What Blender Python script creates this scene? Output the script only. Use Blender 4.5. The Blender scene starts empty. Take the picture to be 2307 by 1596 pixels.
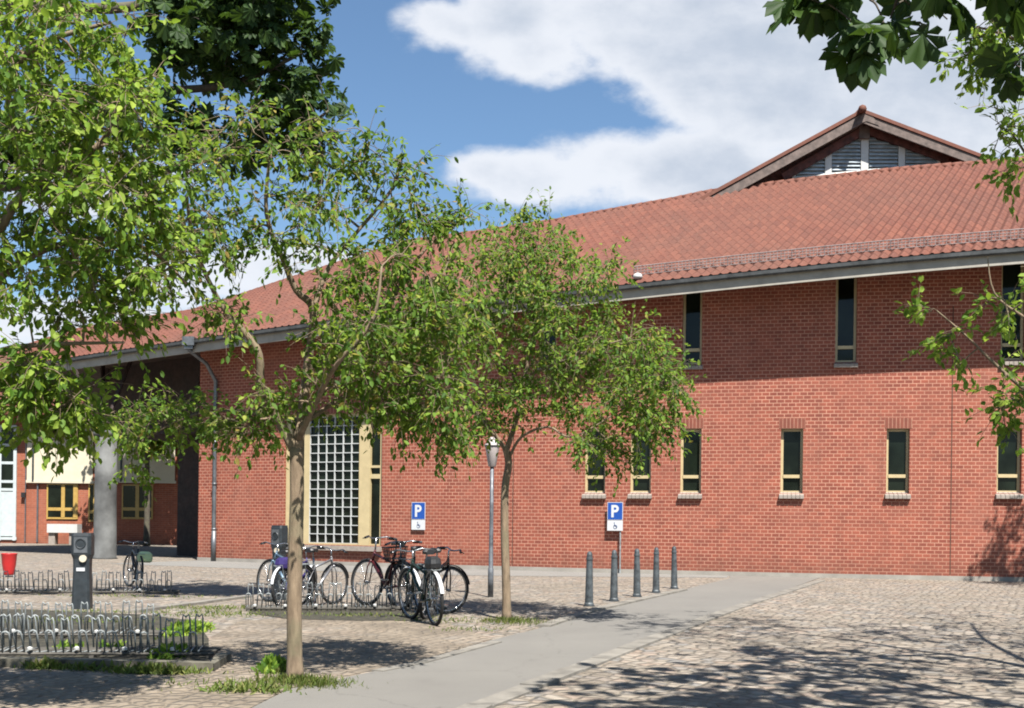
import bpy, math, random
import numpy as np
from mathutils import Vector, Matrix
rnd = random.Random(7)
C = bpy.context.scene.collection
# ---------------------------------------------------------------- camera
F = 2650.0; EYE = 1.35; ROLL = 0.012; CX = 1153.5; HY = 1175.0
cr, sr = math.cos(ROLL), math.sin(ROLL)
cam = bpy.data.cameras.new('camera'); camo = bpy.data.objects.new('camera', cam); C.objects.link(camo)
cam.sensor_width = 36; cam.lens = 36 * F / 2307; cam.shift_y = (HY - 798) / 2307; cam.clip_end = 2000; cam.clip_start = .05
camo.matrix_world = Matrix(((cr, -sr, 0, 0), (0, 0, -1, 0), (sr, cr, 0, EYE), (0, 0, 0, 1)))
bpy.context.scene.camera = camo
# ---------------------------------------------------------------- light
SUN_AZ = Vector((.33, -.944, 0)).normalized(); SUN_EL = math.radians(57)
sdir = Vector((SUN_AZ.x * math.cos(SUN_EL), SUN_AZ.y * math.cos(SUN_EL), math.sin(SUN_EL)))
sl = bpy.data.lights.new('sun', 'SUN'); sl.energy = 5.0; sl.angle = math.radians(.53); sl.color = (1, .955, .89)
so = bpy.data.objects.new('sun', sl); C.objects.link(so)
so.rotation_euler = sdir.to_track_quat('Z', 'Y').to_euler()
sc = bpy.context.scene
sc.view_settings.view_transform = 'Standard'; sc.view_settings.look = 'None'
sc.view_settings.exposure = 1.48; sc.view_settings.gamma = 1; sc.view_settings.use_curve_mapping = False
sc.cycles.filter_width = 1.9; sc.cycles.max_bounces = 5; sc.cycles.diffuse_bounces = 2; sc.cycles.transparent_max_bounces = 4
world = bpy.data.worlds.new('World'); sc.world = world; world.use_nodes = True
class NT:
    def __init__(s, nt): s.nt = nt
    def n(s, t, **k):
        nd = s.nt.nodes.new(t)
        for a, b in k.items(): setattr(nd, a, b)
        return nd
    def l(s, a, b): s.nt.links.new(a, b)
    def v(s, sock, val):
        if hasattr(val, 'is_linked') or hasattr(val, 'links'): s.l(val, sock)
        else: sock.default_value = val
    def m(s, op, a, b=0.0, c=None, clamp=False):
        nd = s.n('ShaderNodeMath', operation=op, use_clamp=clamp)
        s.v(nd.inputs[0], a); s.v(nd.inputs[1], b)
        if c is not None: s.v(nd.inputs[2], c)
        return nd.outputs[0]
    def mix(s, f, a, b, bt='MIX'):
        nd = s.n('ShaderNodeMixRGB', blend_type=bt)
        s.v(nd.inputs[0], f)
        for i, q in ((1, a), (2, b)):
            if isinstance(q, tuple) and len(q) == 3: q = q + (1,)
            s.v(nd.inputs[i], q)
        return nd.outputs[0]
    def noise(s, vec, scale, detail=3, rough=.5, out=0, dim='3D'):
        nd = s.n('ShaderNodeTexNoise', noise_dimensions=dim)
        if vec is not None: s.l(vec, nd.inputs['Vector'])
        nd.inputs['Scale'].default_value = scale; nd.inputs['Detail'].default_value = detail; nd.inputs['Roughness'].default_value = rough
        return nd.outputs[out]
    def rng(s, x, a, b, c=0.0, d=1.0, smooth=False):
        nd = s.n('ShaderNodeMapRange'); nd.interpolation_type = 'SMOOTHSTEP' if smooth else 'LINEAR'
        s.v(nd.inputs[0], x)
        for i, q in zip((1, 2, 3, 4), (a, b, c, d)): s.v(nd.inputs[i], q)
        return nd.outputs[0]
w = NT(world.node_tree); world.node_tree.nodes.clear()
sky = w.n('ShaderNodeTexSky', sky_type='NISHITA', sun_disc=False)
sky.sun_elevation = SUN_EL; sky.sun_rotation = math.atan2(SUN_AZ.x, SUN_AZ.y); sky.air_density = 1.0; sky.dust_density = .6; sky.ozone_density = 2.2
bg = w.n('ShaderNodeBackground'); bg.inputs[1].default_value = .050
w.l(w.mix(1.0, sky.outputs[0], (.92, 1.04, 1.09), 'MULTIPLY'), bg.inputs[0])
tc = w.n('ShaderNodeTexCoord'); sp = w.n('ShaderNodeSeparateXYZ'); w.l(tc.outputs['Generated'], sp.inputs[0])
yy = w.m('MAXIMUM', sp.outputs[1], .08)
uu = w.m('DIVIDE', sp.outputs[0], yy); vv = w.m('DIVIDE', sp.outputs[2], yy)
cmb = w.n('ShaderNodeCombineXYZ'); w.l(uu, cmb.inputs[0]); w.l(w.m('MULTIPLY', vv, 1.5), cmb.inputs[1])
nz = w.noise(cmb.outputs[0], 7.5, 7, .58); nz2 = w.noise(cmb.outputs[0], 3.2, 4, .5)
ell = None
#          centre x, y, radius x, y (sky directions, tangent units x2650), weight
for (ex, ey, rx, ry, wt) in ((1740, 40, 640, 185, 1.5), (2050, 180, 520, 230, 1.3), (900, 95, 60, 36, .3), (985, 60, 120, 62, .75), (1500, 375, 330, 110, 1.25), (1180, 400, 215, 70, 1.05),
                             (1720, 430, 400, 130, 1.1), (1700, 200, 330, 160, 1.1), (560, 640, 330, 85, .95), (150, 420, 260, 90, .8), (1130, 30, 130, 100, 1.1), (1190, 130, 170, 75, 1.1), (2750, 100, 500, 400, 1), (-500, 300, 500, 200, 1), (100, 740, 300, 60, .9)):
    dx = w.m('MULTIPLY', w.m('SUBTRACT', uu, (ex - CX) / F), F / rx); dy = w.m('MULTIPLY', w.m('SUBTRACT', vv, (HY - ey) / F), F / ry)
    q = w.m('MULTIPLY', w.m('SUBTRACT', 1.0, w.m('ADD', w.m('MULTIPLY', dx, dx), w.m('MULTIPLY', dy, dy))), wt)
    ell = q if ell is None else w.m('SMOOTH_MAX', ell, q, .25)
ell = w.m('MAXIMUM', ell, -1.0)
dens = w.m('ADD', w.m('MULTIPLY', ell, .55), w.m('MULTIPLY', w.m('SUBTRACT', nz, .5), 2.0))
mask = w.rng(dens, -.12, .34, 0, 1, True)
hol = w.m('SUBTRACT', dens, w.m('MULTIPLY', w.m('SUBTRACT', nz2, .42), 1.6))
shade = w.rng(hol, .1, .95, 0, 1, True)
ccol = w.mix(shade, (.83, .86, .92), (.52, .585, .69))
cb = w.n('ShaderNodeBackground'); w.l(ccol, cb.inputs[0]); cb.inputs[1].default_value = .385
mx = w.n('ShaderNodeMixShader'); w.l(w.m('MULTIPLY', mask, .95), mx.inputs[0]); w.l(bg.outputs[0], mx.inputs[1]); w.l(cb.outputs[0], mx.inputs[2])
wo = w.n('ShaderNodeOutputWorld'); w.l(mx.outputs[0], wo.inputs[0])
# ---------------------------------------------------------------- helpers
def P(x, y, D):
    u = (x - CX) / F; v = (HY - y) / F
    return Vector(((u * cr - v * sr) * D, D, EYE + (u * sr + v * cr) * D))
def G(x, y, z=0.0):
    u = (x - CX) / F; v = (HY - y) / F
    D = (z - EYE) / (u * sr + v * cr)
    return Vector(((u * cr - v * sr) * D, D, z))
def tag(o, label=None, cat=None, group=None, kind=None):
    if label: o['label'] = label
    if cat: o['category'] = cat
    if group: o['group'] = group
    if kind: o['kind'] = kind
    return o
def empty(name, loc=(0, 0, 0), rz=0.0, label=None, cat=None, group=None):
    o = bpy.data.objects.new(name, None); C.objects.link(o); o.location = loc; o.rotation_euler = (0, 0, rz); o.empty_display_size = .2
    return tag(o, label, cat, group)
def copy_tree(o, parent=None):
    c = o.copy(); C.objects.link(c)
    if parent: c.parent = parent
    for ch in [q for q in C.objects if q.parent == o]: copy_tree(ch, c)
    return c
class MB:
    def __init__(s): s.v = []; s.f = []; s.uv = []; s.mi = []; s.useuv = False
    def face(s, pts, uv=None, mi=0):
        b = len(s.v); s.v += [tuple(p) for p in pts]; s.f.append(tuple(range(b, b + len(pts))))
        if uv: s.useuv = True
        s.uv.append(uv or [(0, 0)] * len(pts)); s.mi.append(mi)
    def box(s, a, b, mi=0, M=None):
        x0, y0, z0 = a; x1, y1, z1 = b
        p = [Vector(q) for q in ((x0, y0, z0), (x1, y0, z0), (x1, y1, z0), (x0, y1, z0), (x0, y0, z1), (x1, y0, z1), (x1, y1, z1), (x0, y1, z1))]
        if M: p = [M @ q for q in p]
        for f in ((0, 3, 2, 1), (4, 5, 6, 7), (0, 1, 5, 4), (1, 2, 6, 5), (2, 3, 7, 6), (3, 0, 4, 7)): s.face([p[i] for i in f], mi=mi)
    def tube(s, pts, r, n=8, cap=True, mi=0):
        pts = [Vector(p) for p in pts]; k = len(pts)
        rs = r if isinstance(r, (list, tuple)) else [r] * k
        b = len(s.v); t0 = (pts[1] - pts[0]).normalized(); up = Vector((0, 0, 1)) if abs(t0.z) < .9 else Vector((1, 0, 0))
        a = t0.cross(up).normalized()
        for i, p in enumerate(pts):
            t = (pts[min(i + 1, k - 1)] - pts[max(i - 1, 0)]).normalized()
            a = (a - t * a.dot(t)).normalized(); c = t.cross(a)
            for j in range(n):
                th = 2 * math.pi * j / n; s.v.append(tuple(p + (a * math.cos(th) + c * math.sin(th)) * rs[i]))
        for i in range(k - 1):
            for j in range(n):
                j2 = (j + 1) % n
                s.f.append((b + i * n + j, b + i * n + j2, b + (i + 1) * n + j2, b + (i + 1) * n + j)); s.uv.append([(0, 0)] * 4); s.mi.append(mi)
        if cap:
            s.f.append(tuple(b + j for j in range(n))[::-1]); s.uv.append([(0, 0)] * n); s.mi.append(mi)
            s.f.append(tuple(b + (k - 1) * n + j for j in range(n))); s.uv.append([(0, 0)] * n); s.mi.append(mi)
    def lathe(s, prof, n=20, c=(0, 0, 0), mi=0):
        b = len(s.v)
        for (r, z) in prof:
            for j in range(n):
                th = 2 * math.pi * j / n; s.v.append((c[0] + r * math.cos(th), c[1] + r * math.sin(th), c[2] + z))
        for i in range(len(prof) - 1):
            for j in range(n):
                j2 = (j + 1) % n
                s.f.append((b + i * n + j, b + i * n + j2, b + (i + 1) * n + j2, b + (i + 1) * n + j)); s.uv.append([(0, 0)] * 4); s.mi.append(mi)
        for q, rv in ((0, True), (len(prof) - 1, False)):
            f = [b + q * n + j for j in range(n)]
            s.f.append(tuple(f[::-1] if rv else f)); s.uv.append([(0, 0)] * n); s.mi.append(mi)
    def torus(s, c, R, r, ax, n=32, m=6, mi=0):
        ax = Vector(ax).normalized(); a = ax.orthogonal().normalized(); bb = ax.cross(a)
        pts = [Vector(c) + (a * math.cos(2 * math.pi * i / n) + bb * math.sin(2 * math.pi * i / n)) * R for i in range(n)]
        b = len(s.v)
        for i, p in enumerate(pts):
            o = (p - Vector(c)).normalized()
            for j in range(m):
                th = 2 * math.pi * j / m; s.v.append(tuple(p + (o * math.cos(th) + ax * math.sin(th)) * r))
        for i in range(n):
            for j in range(m):
                i2 = (i + 1) % n; j2 = (j + 1) % m
                s.f.append((b + i * m + j, b + i2 * m + j, b + i2 * m + j2, b + i * m + j2)); s.uv.append([(0, 0)] * 4); s.mi.append(mi)
    def build(s, name, mats, parent=None, smooth=False, bevel=0):
        me = bpy.data.meshes.new(name); me.from_pydata(s.v, [], s.f)
        if not isinstance(mats, (list, tuple)): mats = [mats]
        for m in mats: me.materials.append(m)
        if s.useuv:
            ul = me.uv_layers.new(name='UVMap'); flat = [c for q in s.uv for p in q for c in p]; ul.data.foreach_set('uv', flat)
        if len(mats) > 1: me.polygons.foreach_set('material_index', s.mi)
        if smooth: me.polygons.foreach_set('use_smooth', [True] * len(s.f))
        me.update()
        o = bpy.data.objects.new(name, me); C.objects.link(o)
        if parent: o.parent = parent
        if bevel:
            bm = o.modifiers.new('bevel', 'BEVEL'); bm.width = bevel; bm.segments = 2; bm.limit_method = 'ANGLE'
        return o
def prism(mb, poly, z0, z1, mi=0):      # poly: list of (x,y)
    n = len(poly)
    mb.face([(x, y, z1) for x, y in poly], mi=mi); mb.face([(x, y, z0) for x, y in poly][::-1], mi=mi)
    for i in range(n):
        a, b = poly[i], poly[(i + 1) % n]; mb.face([(a[0], a[1], z0), (b[0], b[1], z0), (b[0], b[1], z1), (a[0], a[1], z1)], mi=mi)
# ---------------------------------------------------------------- materials
def newmat(name):
    m = bpy.data.materials.new(name); m.use_nodes = True; m.node_tree.nodes.clear()
    k = NT(m.node_tree); b = k.n('ShaderNodeBsdfPrincipled'); o = k.n('ShaderNodeOutputMaterial'); k.l(b.outputs[0], o.inputs[0])
    return m, k, b, o
def bump(k, b, h, strength=.5, dist=.02):
    n = k.n('ShaderNodeBump'); n.inputs['Strength'].default_value = strength; n.inputs['Distance'].default_value = dist
    k.l(h, n.inputs['Height']); k.l(n.outputs[0], b.inputs['Normal'])
def obj_co(k): return k.n('ShaderNodeTexCoord').outputs['Object']
def pmat(name, col, rough=.6, metal=0.0, var=.15, scale=6.0, bmp=.15, col2=None, bscale=40, bd=.005):
    col = tuple(c * (.45 if max(col) < .6 else .53) for c in col); m, k, b, o = newmat(name); co = obj_co(k)
    n = k.noise(co, scale, 5, .6); c2 = col2 or tuple(c * (1 - 2.2 * var) for c in col); c1 = tuple(min(1, c * (1 + var)) for c in col)
    k.l(k.mix(k.rng(n, .3, .7), c2, c1), b.inputs['Base Color'])
    k.v(b.inputs['Roughness'], k.rng(k.noise(co, scale * 3, 3), .2, .8, max(.05, rough - .12), min(1, rough + .12))); b.inputs['Metallic'].default_value = metal
    if bmp: bump(k, b, k.noise(co, bscale, 4), bmp, bd)
    return m
def brick_mat(name, bw=.185, rh=.0935, c1=(.25, .068, .040), c2=(.40, .135, .080), mortar=(.68, .50, .39), ms=.0115, offset=.5):
    m, k, b, o = newmat(name)
    uv = k.n('ShaderNodeUVMap').outputs[0]; br = k.n('ShaderNodeTexBrick'); k.l(uv, br.inputs['Vector'])
    br.offset = offset; br.inputs['Scale'].default_value = 1; br.inputs['Brick Width'].default_value = bw; br.inputs['Row Height'].default_value = rh
    br.inputs['Mortar Size'].default_value = ms; br.inputs['Mortar Smooth'].default_value = .3; br.inputs['Bias'].default_value = -.1
    br.inputs['Color1'].default_value = c1 + (1,); br.inputs['Color2'].default_value = c2 + (1,); br.inputs['Mortar'].default_value = mortar + (1,)
    big = k.noise(uv, .55, 5, .6); mid = k.noise(uv, 3.1, 4, .6)
    c = k.mix(k.rng(big, .3, .72, 0, .6), br.outputs[0], (.37, .155, .105), 'MIX')
    c = k.mix(.6, c, k.mix(k.rng(mid, .3, .7), (.72, .70, .70), (1.18, 1.16, 1.14)), 'MULTIPLY')
    sy = k.n('ShaderNodeSeparateXYZ'); k.l(uv, sy.inputs[0]); dn = k.rng(k.noise(uv, 2.2, 5, .7), .3, .65, .2, 1.4); base_ = k.m('MULTIPLY', k.rng(sy.outputs[1], .05, .75, .42, 0, True), dn, clamp=True)
    c = k.mix(base_, c, (.16, .085, .055))
    mp3 = k.n('ShaderNodeMapping'); mp3.inputs['Scale'].default_value = (2.4, .12, 1); k.l(uv, mp3.inputs[0]); st_ = k.rng(k.noise(mp3.outputs[0], 1.4, 5, .6), .58, .75, 0, .3); c = k.mix(st_, c, (.20, .09, .06))
    # pale bloom washed down the wall in uneven patches
    mp = k.n('ShaderNodeMapping'); mp.inputs['Scale'].default_value = (.7, .28, 1); k.l(uv, mp.inputs[0])
    bl = k.rng(k.noise(mp.outputs[0], 1.0, 6, .65), .52, .78, 0, .38)
    c = k.mix(bl, c, (.47, .29, .23))
    c = k.mix(1.0, c, (.56, .40, .35), 'MULTIPLY'); k.l(c, b.inputs['Base Color']); b.inputs['Roughness'].default_value = .82
    h = k.m('SUBTRACT', k.m('MULTIPLY', k.noise(uv, 30, 3), .3), br.outputs['Fac']); bump(k, b, h, .5, .008)
    return m
M = {}
M['brick'] = brick_mat('red_brick'); M['soldier'] = brick_mat('soldier_brick', bw=.0935, rh=.30, offset=0)
M['plinth'] = pmat('pale_concrete', (.50, .46, .40), .85, var=.12, scale=2)
M['concrete'] = pmat('fair_faced_concrete', (.20, .205, .20), .9, var=.3, scale=1.2)
M['sill'] = pmat('sill_stone', (.50, .43, .37), .75, var=.1, scale=9)
M['cream'] = pmat('cream_paint', (.72, .58, .32), .45, var=.05, scale=5, bmp=.03)
M['white'] = pmat('white_paint', (.78, .78, .75), .4, var=.05, bmp=.02)
M['lattice'] = pmat('pale_lattice', (.74, .76, .74), .4, var=.05, bmp=.02)
M['ochre'] = pmat('ochre_paint', (.62, .40, .10), .5, var=.08)
M['gutter'] = pmat('weathered_gutter', (.10, .11, .115), .85, .0, var=.25, scale=4)
M['zinc'] = pmat('zinc_sheet', (.30, .32, .34), .42, .6, var=.2, scale=4)
M['fascia'] = pmat('fascia_board', (.58, .54, .46), .7, var=.1, scale=3)
M['soffit'] = pmat('soffit_board', (.10, .06, .045), .8, var=.2, scale=2)
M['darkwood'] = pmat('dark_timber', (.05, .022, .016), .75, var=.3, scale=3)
M['verge'] = pmat('verge_board', (.24, .18, .155), .8, var=.25, scale=5)
M['verge_red'] = pmat('verge_stain', (.20, .065, .05), .8, var=.3, scale=6)
M['louvre'] = pmat('louvre_sheet', (.72, .82, .90), .5, .0, var=.2, scale=4)
M['blind'] = pmat('cream_blind', (.84, .76, .58), .8, var=.04, scale=3)
M['paleblue'] = pmat('pale_blue_paint', (.68, .76, .77), .45, var=.06)
M['galv'] = pmat('galvanised_steel', (.46, .50, .50), .65, .1, var=.22, scale=12)
M['rail'] = pmat('dirty_rail', (.17, .155, .13), .8, .1, var=.3, scale=3)
M['guard'] = pmat('weathered_guard', (.42, .35, .34), .7, .1, var=.2)
M['postgrey'] = pmat('post_grey_paint', (.045, .058, .068), .5, .1, var=.22, scale=8)
M['bolgrey'] = pmat('bollard_grey', (.15, .175, .19), .5, .2, var=.3, scale=9, bmp=.2)
M['lamp_pole'] = pmat('weathered_pole', (.26, .28, .31), .5, .3, var=.3, scale=7)
M['lamp_cream'] = pmat('lamp_opal', (.70, .62, .60), .4, var=.06)
M['kerb'] = pmat('granite_kerb', (.37, .34, .29), .9, var=.22, scale=3)
M['signblue'] = pmat('sign_blue', (.018, .115, .55), .35, var=.04, bmp=0)
M['signwhite'] = pmat('sign_white', (.82, .84, .86), .35, var=.03, bmp=0)
M['signdark'] = pmat('sign_dark', (.16, .22, .40), .4, var=.03, bmp=0)
M['rubber'] = pmat('tyre_rubber', (.014, .014, .014), .75, var=.2, bmp=.1)
M['chrome'] = pmat('bright_metal', (.62, .63, .65), .25, .9, var=.1, bmp=.0)
M['black'] = pmat('black_plastic', (.02, .02, .022), .5, var=.2, bmp=.05)
M['red'] = pmat('red_plastic', (.70, .03, .03), .4, var=.05)
M['rust'] = pmat('rust_patch', (.16, .07, .04), .9, var=.3)
def glass_mat():
    m, k, b, o = newmat('dark_glass'); co = obj_co(k); n = k.noise(co, 1.3, 3)
    k.l(k.mix(k.rng(n, .35, .65), (.002, .003, .002), (.008, .012, .008)), b.inputs['Base Color']); b.inputs['Roughness'].default_value = .06
    b.inputs['Specular IOR Level'].default_value = .22
    return m
M['glass'] = glass_mat()
def tile_mat():
    m, k, b, o = newmat('clay_roof_tiles'); uv = k.n('ShaderNodeUVMap').outputs[0]
    fl = k.n('ShaderNodeVectorMath', operation='FLOOR'); k.l(uv, fl.inputs[0])
    wn = k.n('ShaderNodeTexWhiteNoise', noise_dimensions='2D'); k.l(fl.outputs[0], wn.inputs[0])
    c = k.mix(wn.outputs[0], (.265, .098, .064), (.36, .15, .10))
    big = k.noise(obj_co(k), .35, 6, .62); c = k.mix(k.rng(big, .35, .7, 0, .6), c, (.235, .135, .108))
    fine = k.noise(obj_co(k), 5, 5, .7); c = k.mix(.7, c, k.mix(k.rng(fine, .3, .7), (.68, .68, .70), (1.2, 1.18, 1.15)), 'MULTIPLY')
    lich = k.rng(k.noise(obj_co(k), 9, 3, .5), .64, .72, 0, .35); c = k.mix(lich, c, (.40, .36, .30))
    c = k.mix(1.0, c, (.345, .25, .198), 'MULTIPLY'); k.l(c, b.inputs['Base Color']); b.inputs['Roughness'].default_value = .8
    bump(k, b, fine, .3, .01); return m
M['tile'] = tile_mat()
def sett_mat(name='granite_setts', dlo=.42, dhi=.68, dmx=.62, dcol=(.34, .29, .215)):
    m, k, b, o = newmat(name); co = obj_co(k)
    ns = k.noise(co, 1.7, 3, .5, out=1)
    wob = k.n('ShaderNodeVectorMath', operation='MULTIPLY_ADD'); k.l(ns, wob.inputs[0]); wob.inputs[1].default_value = (.16, .16, 0); k.l(co, wob.inputs[2])
    mp = k.n('ShaderNodeMapping'); mp.inputs['Scale'].default_value = (1, .85, 0); mp.inputs['Rotation'].default_value = (0, 0, .5); k.l(wob.outputs[0], mp.inputs[0])
    v1 = k.n('ShaderNodeTexVoronoi', feature='F1', voronoi_dimensions='2D'); v2 = k.n('ShaderNodeTexVoronoi', feature='DISTANCE_TO_EDGE', voronoi_dimensions='2D')
    for v in (v1, v2): k.l(mp.outputs[0], v.inputs['Vector']); v.inputs['Scale'].default_value = 7.0; v.inputs['Randomness'].default_value = .8
    cs = k.n('ShaderNodeSeparateXYZ'); k.l(v1.outputs['Color'], cs.inputs[0])
    c = k.mix(cs.outputs[0], (.23, .195, .155), (.48, .42, .345))
    c = k.mix(k.rng(cs.outputs[1], .62, .9, 0, .7), c, (.42, .32, .25))
    c = k.mix(k.rng(cs.outputs[2], .70, .95, 0, .8), c, (.25, .25, .245))
    joint = k.rng(v2.outputs['Distance'], .015, .10, 1, 0, True)
    dirt = k.noise(co, .32, 6, .65); moss = k.noise(co, .9, 6, .7)
    jc = k.mix(k.rng(moss, .42, .6), (.15, .12, .085), (.075, .08, .035))
    c = k.mix(k.m('MULTIPLY', joint, .5), c, jc)
    c = k.mix(k.rng(dirt, dlo, dhi, 0, dmx), c, k.mix(k.rng(k.noise(co, 1.3, 5, .7), .35, .65), dcol, tuple(q * .55 for q in dcol)))
    fine = k.noise(co, 22, 5, .7); c = k.mix(.6, c, k.mix(k.rng(fine, .3, .7), (.66, .65, .64), (1.22, 1.22, 1.2)), 'MULTIPLY')
    c = k.mix(1.0, c, (.575, .565, .565), 'MULTIPLY'); k.l(c, b.inputs['Base Color']); b.inputs['Roughness'].default_value = .88
    h = k.m('ADD', k.rng(v2.outputs['Distance'], 0, .28, 0, 1, True), k.m('MULTIPLY', cs.outputs[1], .35)); bump(k, b, h, 1.0, .035)
    return m
M['setts'] = sett_mat(); M['sandy'] = sett_mat('sand_covered_setts', .25, .5, .92, (.36, .295, .215))
M['soil_kerb'] = pmat('mossy_kerb', (.27, .245, .18), .92, var=.35, scale=4)
M['soil'] = pmat('dark_soil', (.085, .075, .045), .95, var=.4, scale=8, bmp=.6, bscale=30, bd=.03)
def asphalt_mat(name, ca, cb):
    m, k, b, o = newmat(name); co = obj_co(k)
    c = k.mix(k.rng(k.noise(co, .6, 6, .65), .3, .7), ca, cb)
    sp_ = k.noise(co, 130, 2, .6); c = k.mix(.55, c, k.mix(k.rng(sp_, .35, .65), (.72, .72, .72), (1.24, 1.22, 1.2)), 'MULTIPLY')
    cr_ = k.n('ShaderNodeTexVoronoi', feature='DISTANCE_TO_EDGE'); cr_.inputs['Scale'].default_value = .55
    nv = k.n('ShaderNodeVectorMath', operation='MULTIPLY_ADD'); k.l(k.noise(co, 2, 5, .7, out=1), nv.inputs[0]); nv.inputs[1].default_value = (.5, .5, 0); k.l(co, nv.inputs[2]); k.l(nv.outputs[0], cr_.inputs['Vector'])
    c = k.mix(k.rng(cr_.outputs['Distance'], .0, .006, .35, 0), c, (.08, .075, .065))
    st = k.rng(k.noise(co, 1.9, 4, .7), .60, .68, 0, .22); c = k.mix(st, c, (.15, .14, .13))
    c = k.mix(1.0, c, (.53, .525, .51), 'MULTIPLY'); k.l(c, b.inputs['Base Color']); b.inputs['Roughness'].default_value = .9; bump(k, b, sp_, .4, .006)
    return m
M['asphalt'] = asphalt_mat('worn_path_asphalt', (.215, .205, .19), (.255, .245, .225))
M['pave'] = asphalt_mat('pale_pavement', (.25, .245, .235), (.30, .295, .28))
def bark_mat(name, a, b_):
    m, k, b, o = newmat(name); co = obj_co(k); mp = k.n('ShaderNodeMapping'); mp.inputs['Scale'].default_value = (1, 1, .22); k.l(co, mp.inputs[0])
    n = k.noise(mp.outputs[0], 22, 6, .7); n2 = k.noise(co, 3, 4, .6)
    c = k.mix(k.rng(n, .3, .7), a, b_); c = k.mix(k.rng(n2, .48, .62, 0, .35), c, (.16, .17, .10))
    c = k.mix(1.0, c, (.72, .70, .66), 'MULTIPLY'); k.l(c, b.inputs['Base Color']); b.inputs['Roughness'].default_value = .9; bump(k, b, n, .7, .015); return m
M['bark'] = bark_mat('cherry_bark', (.12, .085, .055), (.29, .22, .15)); M['bark2'] = bark_mat('grey_bark', (.13, .12, .10), (.33, .31, .27))
M['bark_dark'] = bark_mat('dark_bark', (.04, .032, .025), (.11, .09, .07))
def leaf_mat(name, cols, trans=.46, rough=.42, tcol=(.30, .42, .04)):
    m = bpy.data.materials.new(name); m.use_nodes = True; m.node_tree.nodes.clear(); k = NT(m.node_tree)
    LS = 1.0 if 'dark' in name else (.60 if 'grass' in name else .97); cols = [(p, tuple(q * LS for q in c)) for p, c in cols]; tcol = tuple(q * LS for q in tcol)
    g = k.n('ShaderNodeNewGeometry'); cr_ = k.n('ShaderNodeValToRGB'); k.l(g.outputs['Random Per Island'], cr_.inputs[0])
    el = cr_.color_ramp.elements
    for i, (p, c) in enumerate(cols):
        e = el[i] if i < 2 else el.new(p)
        e.position = p; e.color = c + (1,)
    big = k.noise(obj_co(k), 1.6, 4, .6); c = k.mix(.75, cr_.outputs[0], k.mix(k.rng(big, .3, .7), (.62, .68, .6), (1.28, 1.2, 1.05)), 'MULTIPLY')
    b = k.n('ShaderNodeBsdfPrincipled'); k.l(c, b.inputs['Base Color']); b.inputs['Roughness'].default_value = max(rough, .6); b.inputs['Specular IOR Level'].default_value = .22
    t = k.n('ShaderNodeBsdfTranslucent'); k.l(k.mix(.55, c, tcol), t.inputs[0])
    mx_ = k.n('ShaderNodeMixShader'); mx_.inputs[0].default_value = trans; k.l(b.outputs[0], mx_.inputs[1]); k.l(t.outputs[0], mx_.inputs[2])
    o = k.n('ShaderNodeOutputMaterial'); k.l(mx_.outputs[0], o.inputs[0]); return m
M['leaf'] = leaf_mat('cherry_leaf', [(0, (.03, .08, .010)), (.45, (.075, .15, .018)), (.85, (.165, .26, .038)), (.96, (.27, .27, .06)), (1, (.28, .18, .06))])
M['leaf_bright'] = leaf_mat('bright_leaf', [(0, (.045, .11, .012)), (.5, (.115, .205, .024)), (1, (.28, .37, .06))], trans=.45)
M['leaf_shaded'] = leaf_mat('dark_leaf', [(0, (.012, .03, .007)), (.6, (.024, .055, .012)), (1, (.045, .085, .016))], trans=.3, tcol=(.09, .16, .015))  # leaf colour darkened to imitate crowns seen from their shaded underside
M['grass'] = leaf_mat('grass_blade', [(0, (.10, .15, .03)), (.6, (.17, .24, .05)), (1, (.32, .30, .12))], trans=.3, rough=.6)
# ---------------------------------------------------------------- ground
def sheet(name, pts, z, mat, th=0.0):
    mb = MB(); 
    if th: prism(mb, [(p[0], p[1]) for p in pts], z, z + th)
    else: mb.face([(p[0], p[1], z) for p in pts])
    o = mb.build(name, mat); return tag(o, kind='structure')
sheet('ground', [(-400, -60), (400, -60), (400, 600), (-400, 600)], 0, M['setts'])
pl = [(1645, 1304), (1530, 1332), (1330, 1380), (1205, 1420), (1100, 1446), (950, 1492), (800, 1524), (650, 1556), (570, 1596), (430, 1680), (250, 1900)]
pr = [(1850, 1309), (1660, 1370), (1500, 1431), (1290, 1513), (1080, 1594), (860, 1700), (500, 2000)]
WYc = (32.4, -.361, .00941)
def WY(X): return WYc[0] + WYc[1] * X + WYc[2] * X * X
def WN(X):
    d = WYc[1] + 2 * WYc[2] * X; return Vector((d, -1, 0)).normalized()
def wpt(X, off=0.0, z=0.0):
    if 1.0 < off < 2: off += .024 * max(0.0, X - 4.5)     # eave widened towards the right end to lower its cast shadow
    n = WN(X); return Vector((X + n.x * off, WY(X) + n.y * off, z))
def Xw(xd, off=0.0, yd=1150):
    lo, hi = -32.0, 24.0; u = (xd - CX) / F * cr - (HY - yd) / F * sr
    for _ in range(50):
        mid = (lo + hi) / 2; p = wpt(mid, off)
        if p.x / p.y < u: lo = mid
        else: hi = mid
    return (lo + hi) / 2
def zat(xd, yd, X, off=0.0):
    D = wpt(X, off).y; return P(xd, yd, D).z
pathpts = [G(*q) for q in pl][::-1] + [wpt(Xw(1645), .05), wpt(Xw(1750), .05), wpt(Xw(1850), .05)] + [G(*q) for q in pr[1:]]
sheet('path', pathpts, .008, M['asphalt'])
xs = np.linspace(Xw(447), Xw(1645), 24)
sheet('pavement', [wpt(x, .02) for x in xs] + [wpt(x, 3.6 if x < 0 else 3.6 - (x) * .42) for x in xs[::-1]], .004, M['pave'])
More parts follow.
